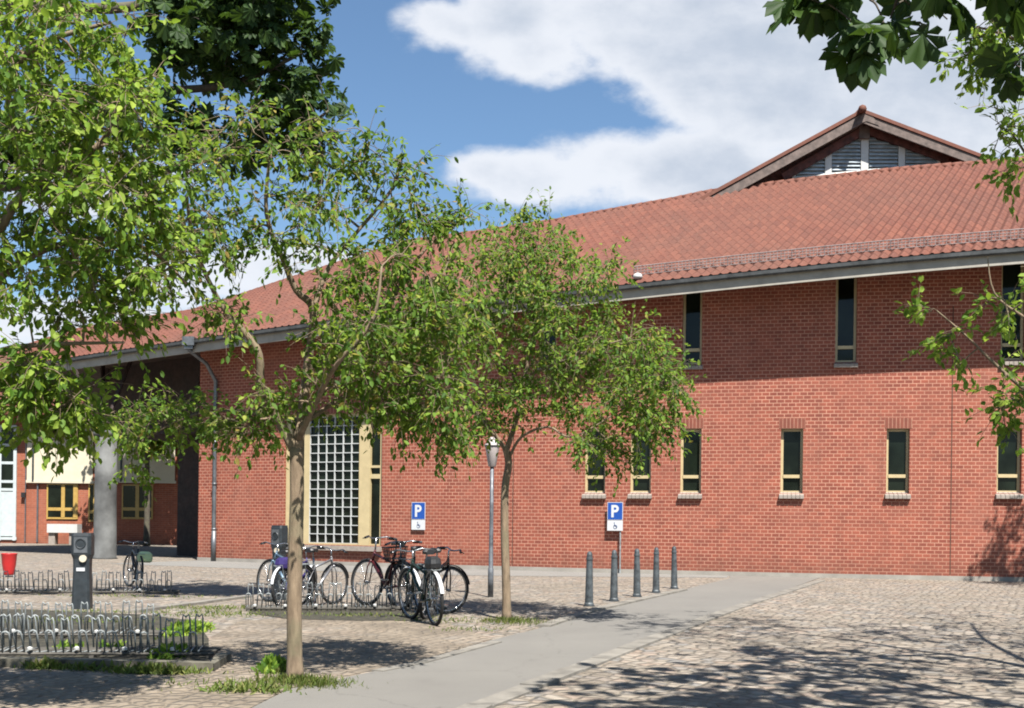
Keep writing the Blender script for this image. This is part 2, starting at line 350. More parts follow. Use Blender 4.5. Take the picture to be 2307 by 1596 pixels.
sheet('sandy_ground', [G(*q) for q in ((-300, 1518), (380, 1524), (500, 1512), (470, 1440), (540, 1400), (700, 1392), (1000, 1404), (1110, 1440), (950, 1488), (800, 1520), (650, 1552), (565, 1596), (425, 1680), (240, 1900), (-600, 1900))], .004, M['sandy'])
sheet('soil_bed', [G(*q) for q in ((560, 1366), (700, 1370), (860, 1374), (990, 1386), (960, 1399), (820, 1400), (650, 1396), (560, 1382))], .008, M['soil'])
sheet('soil_bed', [G(*q) for q in ((-200, 1370), (60, 1374), (330, 1386), (440, 1400), (470, 1440), (472, 1500), (300, 1500), (-200, 1495))], .006, M['soil'])
def strip(name, pts, wdt, h, mat, label=None, cat=None, z0=0.0):
    mb = MB(); n = len(pts); L = []; R = []
    for i, p in enumerate(pts):
        t = (pts[min(i + 1, n - 1)] - pts[max(i - 1, 0)]); t.z = 0; t.normalize(); s = Vector((-t.y, t.x, 0)) * wdt / 2
        L.append(p + s); R.append(p - s)
    # individual kerb stones with fine joints
    for i in range(n - 1):
        ln = (pts[i + 1] - pts[i]).length; k = max(1, int(ln / .9))
        for j in range(k):
            a = j / k + .006 / ln; b = (j + 1) / k - .006 / ln; dz = rnd.uniform(-.006, .006)
            q = [L[i].lerp(L[i + 1], a), L[i].lerp(L[i + 1], b), R[i].lerp(R[i + 1], b), R[i].lerp(R[i + 1], a)]
            prism(mb, [(p.x, p.y) for p in q][::-1], z0 - .02, z0 + h + dz)
    o = mb.build(name, mat)
    return tag(o, kind='structure') if not label else tag(o, label, cat)
strip('path_edging', [G(x, y) for x, y in pr], .20, .022, M['kerb'])
strip('kerb', [G(1540, 1331), G(1330, 1379), G(1225, 1414)], .17, .035, M['kerb'])
strip('kerb', [G(300, 1381), G(420, 1365), G(560, 1346)], .16, .04, M['kerb'])
strip('kerb', [G(1120, 1449), G(950, 1495), G(850, 1515)], .12, .02, M['kerb'])
strip('kerb', [G(-200, 1500), G(120, 1503), G(478, 1512), G(505, 1488)], .14, .075, M['soil_kerb'])
# ---------------------------------------------------------------- long brick building
bld = empty('brick_building', wpt(0), 0, 'long curved red brick building with a red clay tiled roof and narrow cream framed windows', 'building')
inv = Matrix.Translation(-wpt(0))
def bpart(mb, name, mat, parent=bld, smooth=False):
    o = mb.build(name, mat, None, smooth); o.parent = parent
    if parent == bld: o.matrix_parent_inverse = inv
    return o
def eave_pts():
    src = [(-250, 872), (0, 832), (250, 797), (432, 767), (600, 744), (720, 727), (1000, 688), (1415, 641), (1514, 632), (1900, 597), (2307, 563), (2700, 529)]
    X = [Xw(x, OV, y) for x, y in src]; Z = [P(x, y, wpt(a, OV).y).z for (x, y), a in zip(src, X)]
    return np.polyfit(X, Z, 3)
OV = 1.15
ez = eave_pts()
def EZ(X): return float(np.polyval(ez, X))
XL, XR = Xw(447), 17.5
# openings: (x0,x1,z0,z1,type)
ops = []
def add_op(xa, xb, yt, yb, kind):
    ym = (yt + yb) / 2; X0, X1 = Xw(xa, 0, ym), Xw(xb, 0, ym); xm = (xa + xb) / 2; Xm = (X0 + X1) / 2
    z0 = zat(xm, yb, Xm); z1 = min(zat(xm, yt, Xm), EZ(Xm) + .07) if kind == 'up' else zat(xm, yt, Xm)
    ops.append((X0, X1, z0, z1, kind))
for c, hw in ((1340, 24), (1443, 24), (1556, 24), (1784, 25), (2023, 26), (2274, 28)): add_op(c - hw, c + hw, 966, 1112, 'low')
for c, hw, yb in ((1234, 20, 826), (1560, 22, 822), (1907, 24, 817), (2283, 27, 812)): add_op(c - hw, c + hw, 560, yb, 'up')
add_op(640, 860, 932, 1228, 'big')
ops.sort()
ub = sorted(set([XL, XR] + [o[0] for o in ops] + [o[1] for o in ops])); full = []
for a, b in zip(ub[:-1], ub[1:]):
    k = max(1, int((b - a) / .6)); full += [a + (b - a) * i / k for i in range(k)]
full.append(XR)
def arc(X): return X * 1.04 - .361 * WYc[2] * X * X * .9
zb = sorted(set([0.0] + [round(o[2], 4) for o in ops] + [round(o[3], 4) for o in ops])); ops = [(a, b, round(c, 4), round(d, 4), k) for a, b, c, d, k in ops]
mb = MB()
for a, b in zip(full[:-1], full[1:]):
    zz = zb + [None]
    for i in range(len(zb)):
        z0 = zb[i]; m_ = (a + b) / 2
        t0 = EZ(a) + .13; t1 = EZ(b) + .13
        if i < len(zb) - 1: q0 = q1 = zb[i + 1]
        else: q0, q1 = t0, t1
        if any(o[0] - 1e-6 <= a and b <= o[1] + 1e-6 and z0 >= o[2] - 1e-5 and (q0 <= o[3] + 1e-5 if i < len(zb) - 1 else False) for o in ops): continue
        if z0 >= min(t0, t1) - .001: continue
        if q0 > min(t0, t1) - .03: q0, q1 = t0, t1
        mb.face([wpt(a, 0, z0), wpt(b, 0, z0), wpt(b, 0, q1), wpt(a, 0, q0)], [(arc(a), z0), (arc(b), z0), (arc(b), q1), (arc(a), q0)])
DEP = .26
for (a, b, z0, z1, kind) in ops:
    d = DEP
    mb.face([wpt(a, 0, z0), wpt(a, 0, z1), wpt(a, -d, z1), wpt(a, -d, z0)], [(0, z0), (0, z1), (d, z1), (d, z0)])
    mb.face([wpt(b, 0, z0), wpt(b, -d, z0), wpt(b, -d, z1), wpt(b, 0, z1)], [(0, z0), (d, z0), (d, z1), (0, z1)])
    mb.face([wpt(a, 0, z1), wpt(b, 0, z1), wpt(b, -d, z1), wpt(a, -d, z1)], [(0, 0), (b - a, 0), (b - a, d), (0, d)])
    mb.face([wpt(a, 0, z0), wpt(a, -d, z0), wpt(b, -d, z0), wpt(b, 0, z0)], [(0, 0), (0, d), (b - a, d), (b - a, 0)])
BD = 12.0
for X in (XL, XR):
    z = EZ(X) + .12
    mb.face([wpt(X, 0, 0), wpt(X, 0, z), wpt(X, -BD, z), wpt(X, -BD, 0)], [(0, 0), (0, z), (BD, z), (BD, 0)])
xx = np.linspace(XL, XR, 20)
for a, b in zip(xx[:-1], xx[1:]): mb.face([wpt(a, -BD, 0), wpt(a, -BD, EZ(a)), wpt(b, -BD, EZ(b)), wpt(b, -BD, 0)], [(a, 0), (a, 6), (b, 6), (b, 0)])
bpart(mb, 'wall', M['brick'])
# dark movement joints
for xd, yt, yb_ in ((2144, 690, 1302), (1157, 828, 1270)):
    mb = MB()
    X = Xw(xd, 0, 1000); zt = zat(xd, yt, X); mb.box((-.012, -.003, .14), (.012, .004, zt), M=Matrix.Translation(wpt(X)) @ Matrix.Rotation(math.atan2(WN(X).x, -WN(X).y), 4, 'Z'))
    bpart(mb, 'expansion_joint', M['rust'])
# plinth
mb = MB(); xx = np.linspace(XL, XR, 60)
for a, b in zip(xx[:-1], xx[1:]):
    h = .11
    p = [wpt(a, .035, 0), wpt(b, .035, 0), wpt(b, .035, h), wpt(a, .035, h), wpt(b, .002, h), wpt(a, .002, h)]
    mb.face([p[0], p[1], p[2], p[3]]); mb.face([p[3], p[2], p[4], p[5]])
bpart(mb, 'plinth', M['plinth'])
def fr(X):   # local frame at wall position: x along wall, y into the building
    n = WN(X); return Matrix.Translation(wpt(X)) @ Matrix.Rotation(math.atan2(n.x, -n.y), 4, 'Z')
def window(a, b, z0, z1, kind):
    Xm = (a + b) / 2; T = fr(Xm); wd = (wpt(b) - wpt(a)).length; h = wd / 2; f = .065; y0 = .15; y1 = .22
    mb = MB()
    mb.box((-h, y0, z0), (-h + f, y1, z1), M=T); mb.box((h - f, y0, z0), (h, y1, z1), M=T)
    mb.box((-h + f, y0, z1 - f), (h - f, y1, z1), M=T); mb.box((-h + f, y0, z0), (h - f, y1, z0 + f * 1.1), M=T)
    zt = z0 + .40 if kind == 'low' else z0 + .36
    mb.box((-h + f, y0 - .02, zt), (h - f, y1, zt + .085), M=T)
    o = bpart(mb, 'window', M['cream'])
    mb = MB(); mb.box((-h + f * .5, y1 - .03, z0 + .02), (h - f * .5, y1 + .01, z1 - .01), M=T); g = mb.build('pane', M['glass'], o)
    mb = MB()   # sloping sill with brick on edge fronts
    n = max(4, int(wd / .085)); e = .035; ww = (2 * h + 2 * e) / n
    for i in range(n):
        xa = -h - e + i * ww + .006; xb_ = xa + ww - .012; j = rnd.uniform(-.004, .004)
        pts = [(-.105 + j, z0 - .135), (-.105 + j, z0 - .05), (.148, z0 + .035), (.148, z0 - .03), (-.0, z0 - .135)]
        L = [T @ Vector((xa, p[0], p[1])) for p in pts]; R = [T @ Vector((xb_, p[0], p[1])) for p in pts]
        mb.face(L[::-1]); mb.face(R)
        for q in range(len(pts)): q2 = (q + 1) % len(pts); mb.face([L[q], L[q2], R[q2], R[q]])
    mb.box((-h - e + .002, -.09, z0 - .128), (h + e - .002, .02, z0 - .06), M=T)
    mb.build('sill', M['sill'], o)
    if kind == 'low':
        mb = MB(); L0, L1 = z1 + .004, z1 + .27
        p = [T @ Vector(q) for q in ((-h - .05, -.004, L0), (h + .05, -.004, L0), (h + .05, -.004, L1), (-h - .05, -.004, L1))]
        mb.face(p, [(0, 0), (wd + .1, 0), (wd + .1, .29), (0, .29)]); mb.build('lintel', M['soldier'], o)
for (a, b, z0, z1, k) in ops:
    if k != 'big': window(a, b, z0, z1, k)
    else: BIG = (a, b, z0, z1)
# big lattice window
a, b, z0, z1 = BIG; Xm = (a + b) / 2; T = fr(Xm)
def lx(xd, yd=1150): 
    X = Xw(xd, 0, yd); v = T.inverted() @ wpt(X); return v.x
y0, y1 = .10, .18
mb = MB()
E = [lx(640), lx(652), lx(680), lx(692), lx(805), lx(830), lx(852), lx(860)]
for i, j, pr_ in ((0, 1, 0), (2, 3, 0), (4, 5, -.03), (6, 7, 0)): mb.box((E[i], y0 + pr_, z0), (E[j], y1, z1), M=T)
mb.box((E[1], y0 + .003, z1 - .09), (E[6], y1, z1), M=T); mb.box((E[1], y0 + .003, z0), (E[6], y1, z0 + .05), M=T)
for yd_ in (1056, 1080):
    zz_ = zat(845, yd_, Xm); mb.box((E[5], y0 + .002, zz_), (E[6], y1, zz_ + (.07 if yd_ == 1056 else .13)), M=T)
    mb.box((E[1], y0 + .002, zz_), (E[2], y1, zz_ + .09), M=T)
bw_ = bpart(mb, 'window', M['cream']); tag(bw_, 'large lattice window with cream posts')
mb = MB(); nx, nz_ = 6, 14
for i in range(nx + 1):
    x = E[3] + (E[4] - E[3]) * i / nx; mb.box((x - .013, y0 + .01, z0 + .05), (x + .013, y1 - .02, z1 - .09), M=T)
for i in range(nz_ + 1):
    z = z0 + .05 + (z1 - z0 - .14) * i / nz_; mb.box((E[3], y0 + .013, z - .012), (E[4], y1 - .022, z + .012), M=T)
mb.build('lattice', M['lattice'], bw_)
mb = MB(); mb.box((E[0] + .02, y1 - .005, z0 + .01), (E[7] - .02, y1 + .02, z1 - .01), M=T); mb.build('pane', M['glass'], bw_)
mb = MB(); mb.box((E[0] - .1, -.12, z0 - .16), (E[7] + .02, .09, z0 - .02), M=T); o = mb.build('sill', M['sill'], bw_)
mb = MB(); pp = [T @ Vector(q) for q in ((E[0] - .1, -.004, z1 + .003), (E[7] + .05, -.004, z1 + .003), (E[7] + .05, -.004, z1 + .3), (E[0] - .1, -.004, z1 + .3))]
mb.face(pp, [(0, 0), (2.9, 0), (2.9, .29), (0, .29)]); mb.build('lintel', M['soldier'], bw_)
# ---- roof
rsrc = [(-250, 812), (127, 752), (432, 701), (539, 667), (727, 605), (915, 545), (1081, 523), (1250, 498), (1514, 450), (1598, 432), (1782, 409), (2030, 381), (2229, 366), (2700, 330), (3100, 300)]
RB = -5.6
rX = [Xw(x, RB, y) for x, y in rsrc]; rZ = [P(x, y, wpt(q, RB).y).z for (x, y), q in zip(rsrc, rX)]
def RZ(X): return float(np.interp(X, rX, rZ))
EX0 = Xw(-230, OV, 850); EX1 = Xw(2640, OV, 530)
TW = .235; NR = 24
L = 0.0; ex = [EX0]; step = .01; x = EX0; acc = 0
pts_u = []   # param positions at tile/6 spacing
SUB = 6
while x < EX1:
    pts_u.append(x); d = math.hypot(1, WYc[1] + 2 * WYc[2] * x); x += TW / SUB / d
def shiftd(X):   # how far along the building the courses run before they meet the ridge
    t = min(1, max(0, (X - EX0) / (EX1 - EX0))); return .6 + 2.9 * t
V = []; UV = []; Fc = []; UVf = []
nU = len(pts_u); prof = [-.006, .032, .052, .040, .002, -.032]
rows = []
for r in range(NR): rows += [(r / NR, 1.0, r), ((r + 1) / NR, 0.0, r)]
E_ = [wpt(x, OV, EZ(x)) for x in pts_u]; R_ = [wpt(x + shiftd(x), RB, RZ(x + shiftd(x))) for x in pts_u]
for (v, up, r) in rows:
    for i in range(nU):
        p = E_[i].lerp(R_[i], v); p.z += prof[i % SUB] + .03 * up + rows_off if False else prof[i % SUB] + .013 * up
        V.append(tuple(p))
for ri in range(len(rows) - 1):
    r = rows[ri][2]
    for i in range(nU - 1):
        a0 = ri * nU + i; Fc.append((a0, a0 + 1, a0 + nU + 1, a0 + nU)); tU = i // SUB
        rr = r if ri % 2 == 0 else r + 1
        UVf += [tU + .3, rr + .3, tU + .6, rr + .3, tU + .6, rr + .6, tU + .3, rr + .6]
me = bpy.data.meshes.new('roof'); me.from_pydata(V, [], Fc); me.uv_layers.new(name='UVMap').data.foreach_set('uv', UVf); me.materials.append(M['tile']); me.update()
roof = bpy.data.objects.new('roof', me); C.objects.link(roof); roof.parent = bld; roof.matrix_parent_inverse = inv
# far slope and underside
mb = MB(); xx = np.linspace(EX0, EX1 + 2, 60)
for a, b in zip(xx[:-1], xx[1:]):
    sa, sb = shiftd(a), shiftd(b); ba = -BD - .6 if a > XL else -8.6; bb_ = -BD - .6 if b > XL else -8.6
    mb.face([wpt(a + sa, RB, RZ(a + sa)), wpt(b + sb, RB, RZ(b + sb)), wpt(b, bb_, EZ(b)), wpt(a, ba, EZ(a))], [(a, 0), (b, 0), (b, 5), (a, 5)])
mb.build('far_slope', M['tile'], roof)
mb = MB()
for a, b in zip(xx[:-1], xx[1:]):
    ba = -BD - .55 if a > XL else -8.5; bb_ = -BD - .55 if b > XL else -8.5
    Q = [((OV - .02, -.36), (OV - .02, -.36)), ((.0, .12), (.0, .12)), ((ba + 1.2, .12), (bb_ + 1.2, .12)), ((ba, -.36), (bb_, -.36))]
    for (qa, qb), (ra, rb) in zip(Q[:-1], Q[1:]): mb.face([wpt(a, qa[0], EZ(a) + qa[1]), wpt(a, ra[0], EZ(a) + ra[1]), wpt(b, rb[0], EZ(b) + rb[1]), wpt(b, qb[0], EZ(b) + qb[1])])
mb.build('soffit', M['soffit'], roof)
mb = MB()
for a, b in zip(xx[:-1], xx[1:]):
    for (o0, zt, zb_) in ((OV + .012, -.08, -.375),):
        p = [wpt(a, o0, EZ(a) + zb_), wpt(b, o0, EZ(b) + zb_), wpt(b, o0, EZ(b) + zt), wpt(a, o0, EZ(a) + zt)]; mb.face(p)
        mb.face([p[0], wpt(a, o0 - .05, EZ(a) + zb_), wpt(b, o0 - .05, EZ(b) + zb_), p[1]])
mb.build('fascia', M['fascia'], roof)
mb = MB(); gprof = [(.0, .02), (.0, -.08), (.03, -.125), (.08, -.14), (.12, -.10), (.13, -.01), (.14, .0), (.12, .0)]
xx2 = np.linspace(EX0, EX1 + 2, 120)
for a, b in zip(xx2[:-1], xx2[1:]):
    for (q0, q1) in zip(gprof[:-1], gprof[1:]):
        mb.face([wpt(a, OV + .02 + q0[0], EZ(a) + q0[1]), wpt(b, OV + .02 + q0[0], EZ(b) + q0[1]), wpt(b, OV + .02 + q1[0], EZ(b) + q1[1]), wpt(a, OV + .02 + q1[0], EZ(a) + q1[1])])
mb.build('gutter', M['gutter'], roof)
# ridge tiles
mb = MB(); x = EX0 + .7
while x < EX1 + 3:
    p, q = wpt(x, RB, RZ(x) - .02), wpt(x + .36, RB, RZ(x + .36) - .02); mb.tube([p, q], [.085, .105], 8); x += .33
mb.build('ridge_tiles', M['tile'], roof, smooth=True)
# snow guard lattice
def slope_pt(X, d, h=0.0):   # point on front slope d along the slope from the gutter
    e_ = wpt(X, OV, EZ(X)); r_ = wpt(X + shiftd(X), RB, RZ(X + shiftd(X))); t = d / (r_ - e_).length
    p = e_.lerp(r_, t); p.z += h; return p
mb = MB(); xa = Xw(1405, OV, 620); xg = np.linspace(xa, EX1 - .2, int((EX1 - xa) / .085))
for i, x in enumerate(xg):
    p0 = slope_pt(x, .62, .05); p1 = slope_pt(x, .60, .27)
    if i % 9 == 0: mb.tube([p0, p1], .012, 4); mb.tube([slope_pt(x, 1.0, .05), p1], .009, 4)
    else: mb.tube([p0, p1], .009, 3, cap=False)
for h in (.05, .13, .20, .275):
    mb.tube([slope_pt(x, .62 - .02 * h, h) for x in xg[::6]], .011 if h < .25 else .015, 4)
mb.build('snow_guard', M['guard'], roof)
# small white roof fitting
q = slope_pt(Xw(1427, OV, 640), .25, .12); mb = MB(); mb.lathe([(.02, -.08), (.11, -.05), (.13, 0), (.10, .06), (.04, .09), (.01, .1)], 14, q)
mb.build('roof_vent', M['white'], roof, smooth=True)
# ---- gable lantern on the ridge
GD = 36.2
def gp(x, y, D=GD): return P(x, y, D)
gab = MB(); ap = (1943, 262)
# front board wall (recessed)
W0 = [(1640, 440), (1945, 283), (2215, 366), (2215, 420), (1640, 470)]
gab.face([gp(*q, GD + .3) for q in W0][::-1])
gable = bpart(gab, 'gable', M['verge_red'])
def slab(name, q0, q1, d0, d1, th, mat, drop=(0, 0)):
    mb = MB(); a = P(*q0, d0); b = P(*q1, d0); c = Vector((b.x, d1, b.z)); d = Vector((a.x, d1, a.z))
    nrm = (b - a).cross(Vector((0, 1, 0))).normalized()
    if nrm.z < 0: nrm = -nrm
    lo = [p - nrm * th for p in (a, b, c, d)]; up = [a, b, c, d]
    mb.face(up); mb.face(lo[::-1])
    for i in range(4): j = (i + 1) % 4; mb.face([up[i], lo[i], lo[j], up[j]])
    return mb.build(name, mat, gable)
slab('gable_roof', (1560, 455), (1943, 245), GD - .45, GD + 8, .10, M['tile']); slab('gable_roof', (1943, 245), (2330, 392), GD - .45, GD + 8, .10, M['tile'])
slab('verge_board', (1577, 457), (1943, 256), GD - .41, GD - .34, .26, M['verge']); slab('verge_board', (1943, 256), (2300, 390), GD - .41, GD - .34, .26, M['verge'])
slab('gable_soffit', (1585, 458), (1943, 258), GD - .33, GD + .28, .06, M['verge_red']); slab('gable_soffit', (1943, 258), (2290, 390), GD - .33, GD + .28, .06, M['verge_red'])
mb = MB(); mb.tube([P(1943, 246, GD - .78), P(1943, 246, GD - .2)], .13, 8); mb.tube([P(1943, 246, GD - .3), P(1943, 246, GD - .3) + Vector((0, 8, 0))], .1, 8); mb.build('ridge_cap', M['tile'], gable, smooth=True)
mb = MB()   # white posts
def post(x0, yt, x1, yb, D, hw):
    a = P(x0, yt, D); b = P(x1, yb, D); mb.box((a.x - hw, D - .05, b.z), (a.x + hw, D + .05, a.z))
for x, yt, yb, hw in ((1788, 384, 425, .045), (1866, 340, 415, .10), (1948, 296, 405, .115), (2031, 322, 395, .10), (2114, 350, 385, .045)): post(x, yt, x, yb, GD + .18, hw)
for (xa_, ya_), (xb_, yb_) in (((1788, 402), (2114, 370)),):
    a, b = P(xa_, ya_, GD + .16), P(xb_, yb_, GD + .16); mb.tube([a, b], .05, 4)
mb.build('posts', M['white'], gable)
slab('inner_board', (1760, 392), (1948, 282), GD + .02, GD + .10, .24, M['verge_red']); slab('inner_board', (1948, 282), (2140, 352), GD + .02, GD + .10, .22, M['verge_red'])
mb = MB(); q = P(1943, 268, GD); prism_pts = [(-.42, -.36), (0, -.22), (.42, -.36), (.1, .02), (-.1, .02)]; mb.face([(q.x + a, GD - .43, q.z + b) for a, b in prism_pts]); mb.face([(q.x + a, GD - .35, q.z + b) for a, b in prism_pts][::-1]); q2 = P(1948, 290, GD); mb.box((q2.x - .16, GD - .0, q2.z - .3), (q2.x + .16, GD + .11, q2.z + .08)); mb.build('apex_block', M['verge'], gable)
mb = MB(); mb.face([P(x, y, GD + .29) for x, y in ((1788, 430), (2114, 410), (2114, 362), (1948, 306), (1788, 392))]); mb.build('louvre_backing', M['louvre'], gable)
def gtop(x): return 300 + (1948 - x) * (384 - 300) / 160 if x < 1948 else 300 + (x - 1948) * (352 - 300) / 166
for xa_, xb_ in ((1793, 1858), (1874, 1938), (1958, 2022), (2040, 2110)):
    mb = MB(); y = 425
    # angled slats of one bay, clipped to the roof line
    while y > 300:
        xs_ = [x for x in np.linspace(xa_, xb_, 30) if gtop(x) + 6 < y]
        if len(xs_) > 1:
            a = P(xs_[0], y, GD + .2); b = P(xs_[-1], y, GD + .2)
            q = [a + Vector((0, -.05, -.02)), b + Vector((0, -.05, -.02)), b + Vector((0, .06, .085)), a + Vector((0, .06, .085))]; mb.face(q)
            mb.face([q[0] + Vector((0, 0, -.015)), q[1] + Vector((0, 0, -.015)), q[1], q[0]])
        y -= 8.5
    mb.build('louvre', M['louvre'], gable)
# ---- downpipe
Xd = Xw(487, 0, 1150); n = WN(Xd); mb = MB()
hp = wpt(Xw(432, OV, 775), OV + .1, 0); hp.z = P(432, 778, hp.y).z
base = wpt(Xd, .09, 0.02)
zb2 = P(488, 868, base.y).z
mb.tube([hp, hp + Vector((0, 0, -.15)), Vector((base.x, base.y, zb2 + .35)).lerp(hp, .35), Vector((base.x, base.y, zb2 + .12)), Vector((base.x, base.y, zb2 - .2)), Vector((base.x, base.y, 1.1)), base], .062, 10)
mb.tube([Vector((base.x, base.y, .95)), Vector((base.x, base.y, .0))], .075, 10)
for zc in (1.0, 2.4, 3.7): mb.lathe([(.064, -.03), (.082, -.03), (.082, .03), (.064, .03)], 10, (base.x, base.y, zc))
dp = bpart(mb, 'downpipe', M['zinc'], smooth=True)
mb = MB(); mb.box((-.18, -.16, -.02), (.18, .12, .24), M=Matrix.Translation(hp)); mb.box((-.13, -.11, -.12), (.13, .09, -.021), M=Matrix.Translation(hp)); mb.build('hopper', M['zinc'], dp)
# ---- passage under the roof on the left
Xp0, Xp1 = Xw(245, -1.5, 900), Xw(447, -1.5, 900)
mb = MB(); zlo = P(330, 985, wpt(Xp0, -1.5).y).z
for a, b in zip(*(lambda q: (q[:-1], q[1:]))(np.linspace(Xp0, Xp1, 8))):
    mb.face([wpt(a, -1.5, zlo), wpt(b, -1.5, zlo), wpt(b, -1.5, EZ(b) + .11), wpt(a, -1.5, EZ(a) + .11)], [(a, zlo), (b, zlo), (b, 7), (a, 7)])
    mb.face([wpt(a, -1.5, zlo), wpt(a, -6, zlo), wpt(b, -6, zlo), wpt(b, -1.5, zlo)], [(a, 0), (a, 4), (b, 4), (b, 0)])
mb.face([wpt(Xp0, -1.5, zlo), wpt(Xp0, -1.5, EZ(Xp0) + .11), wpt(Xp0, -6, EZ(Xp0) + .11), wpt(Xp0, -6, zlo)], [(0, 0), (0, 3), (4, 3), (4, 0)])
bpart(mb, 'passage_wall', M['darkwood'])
mb = MB(); a, b = Xw(400, -3, 1100), Xw(460, -3, 1100)
pz = zlo + .1
prism(mb, [tuple(wpt(a, -3)[:2]), tuple(wpt(b, -3)[:2]), tuple(wpt(b, -4.2)[:2]), tuple(wpt(a, -4.2)[:2])], 0, pz)
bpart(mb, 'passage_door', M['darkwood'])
mb = MB(); p0 = P(238, 868, 41.5); p1 = P(300, 975, 41.5); mb.tube([p0, p1], .16, 8); mb.tube([P(238, 868, 41.5) + Vector((0, 0, .1)), P(232, 800, 41)], .16, 8)
bpart(mb, 'roof_strut', M['darkwood'])
cq = P(236, 1258, 37.6); ctop = P(232, 985, 37.6).z; mb = MB(); mb.lathe([(.40, 0), (.36, .05), (.34, ctop * .5), (.33, ctop)], 24, (cq.x, cq.y, 0)); mb.lathe([(.20, 0), (.36, .03), (.36, .16), (.2, .22)], 24, (cq.x - .12, cq.y, ctop))
col_ = bpart(mb, 'column', M['concrete'], smooth=True)
for (x, y, D_) in ((170, 835, 37.9), (232, 815, 39.5), (300, 800, 38.6)):
    mb = MB(); mb.tube([Vector((cq.x - .1, cq.y, ctop + .2)), P(x, y, D_)], .07, 8); bpart(mb, 'roof_strut', M['darkwood'])
# ---------------------------------------------------------------- building across the yard
FD = 57.0
far = empty('yard_building', P(150, 1226, FD), 0, 'distant orange brick building with cream blinds seen under the roof at far left', 'building')
finv = Matrix.Translation(-far.location)
def fpart(mb, name, mat, parent=far):
    o = mb.build(name, mat); o.parent = parent
    if parent == far: o.matrix_parent_inverse = finv
    return o
def frect(mb, xa, xb, yt, yb, d0, d1, uv=True, z=None):
    a = P(xa, (yt + yb) / 2, FD).x; b = P(xb, (yt + yb) / 2, FD).x; zt = P((xa + xb) / 2, yt, FD).z; zb_ = P((xa + xb) / 2, yb, FD).z if z is None else z
    mb.box((a, FD + d0, zb_), (b, FD + d1, zt))
mb = MB(); a = P(-250, 1100, FD).x; b = P(470, 1100, FD).x; zt = P(150, 935, FD).z
mb.face([(a, FD, 0), (b, FD, 0), (b, FD, zt), (a, FD, zt)], [(a, 0), (b, 0), (b, zt), (a, zt)])
for X in (a, b): mb.face([(X, FD, 0), (X, FD, zt), (X, FD + 10, zt), (X, FD + 10, 0)], [(0, 0), (0, zt), (10, zt), (10, 0)])
fpart(mb, 'wall', brick_mat('orange_brick', bw=.3, rh=.1, c1=(.37, .13, .06), c2=(.47, .19, .10), mortar=(.47, .31, .22)))
mb = MB(); mb.face([(a - .5, FD - 1.1, zt), (b + .5, FD - 1.1, zt), (b + .5, FD + 5, zt + 3), (a - .5, FD + 5, zt + 3)]); mb.face([(a - .5, FD + 5, zt + 3), (b + .5, FD + 5, zt + 3), (b + .5, FD + 11, zt), (a - .5, FD + 11, zt)])
mb.face([(a - .5, FD - 1.1, zt - .1), (a - .5, FD, zt - .1), (b + .5, FD, zt - .1), (b + .5, FD - 1.1, zt - .1)]); mb.face([(a - .5, FD - 1.1, zt - .1), (b + .5, FD - 1.1, zt - .1), (b + .5, FD - 1.1, zt), (a - .5, FD - 1.1, zt)])
fpart(mb, 'roof', M['tile'])
for xa_, xb_ in ((64, 212), (262, 396)):
    mb = MB(); frect(mb, xa_, xb_, 953, 1088, -.16, -.1); frect(mb, xa_ - 2, xb_ + 2, 1083, 1089, -.19, -.09); bl_ = fpart(mb, 'blind', M['blind'])
    mb = MB(); frect(mb, xa_ + 12, xa_ + 16, 955, 1086, -.2, -.165); mb.build('guide_rail', M['postgrey'], bl_)
def fwin(xa_, xb_, yt, yb, mull, mat='ochre'):
    mb = MB(); frect(mb, xa_, xa_ + 3, yt, yb, -.06, .0); frect(mb, xb_ - 3, xb_, yt, yb, -.06, .0); frect(mb, xa_ + 3, xb_ - 3, yt, yt + 3, -.06, 0); frect(mb, xa_ + 3, xb_ - 3, yb - 4, yb, -.06, 0)
    for x in mull: frect(mb, x - 4, x + 4, yt + 3, yb - 4, -.07, 0)
    frect(mb, xa_ + 3, xb_ - 3, yb - 26, yb - 19, -.065, 0)
    o = fpart(mb, 'window', M[mat]); mb = MB(); frect(mb, xa_ + 1, xb_ - 1, yt + 1, yb - 1, -.03, -.01); mb.build('pane', M['glass'], o)
fwin(106, 176, 1090, 1170, (143, 170)); fwin(200, 214, 1090, 1176, ()); fwin(275, 345, 1092, 1170, (310,))
mb = MB()
for x in (-60, 0, 34): frect(mb, x - 3, x + 4, 960, 1218, -.08, -.01)
for y in (958, 1000, 1040, 1082, 1100, 1210): frect(mb, -60, 38, y, y + 6, -.075, -.012)
gd = fpart(mb, 'glazed_door', M['paleblue']); mb = MB(); frect(mb, -60, 34, 962, 1214, -.05, -.02); mb.build('pane', M['glass'], gd)
mb = MB(); frect(mb, -58, 30, 1108, 1208, -.055, -.051); mb.build('door_panel', M['paleblue'], gd)
mb = MB(); frect(mb, 58, 60, 960, 1220, -.09, -.02); frect(mb, 84, 87, 1092, 1222, -.09, -.02); fpart(mb, 'downpipe', M['zinc'])
mb = MB(); frect(mb, 51, 60, 1110, 1121, -.2, -.05); fpart(mb, 'wall_lamp', M['black'])
bench = empty('stone_bench', P(147, 1210, FD - 1.2), 0, 'white slab bench under the ochre framed window of the yard building', 'bench'); binv = Matrix.Translation(-bench.location)
mb = MB(); pa, pb = P(113, 1200, FD - 1.2), P(181, 1184, FD - 1.2); mb.box((pa.x, FD - 1.6, pa.z), (pb.x, FD - 1.0, pb.z + .05)); o = mb.build('seat', M['white'], bench, bevel=.02); o.matrix_parent_inverse = binv
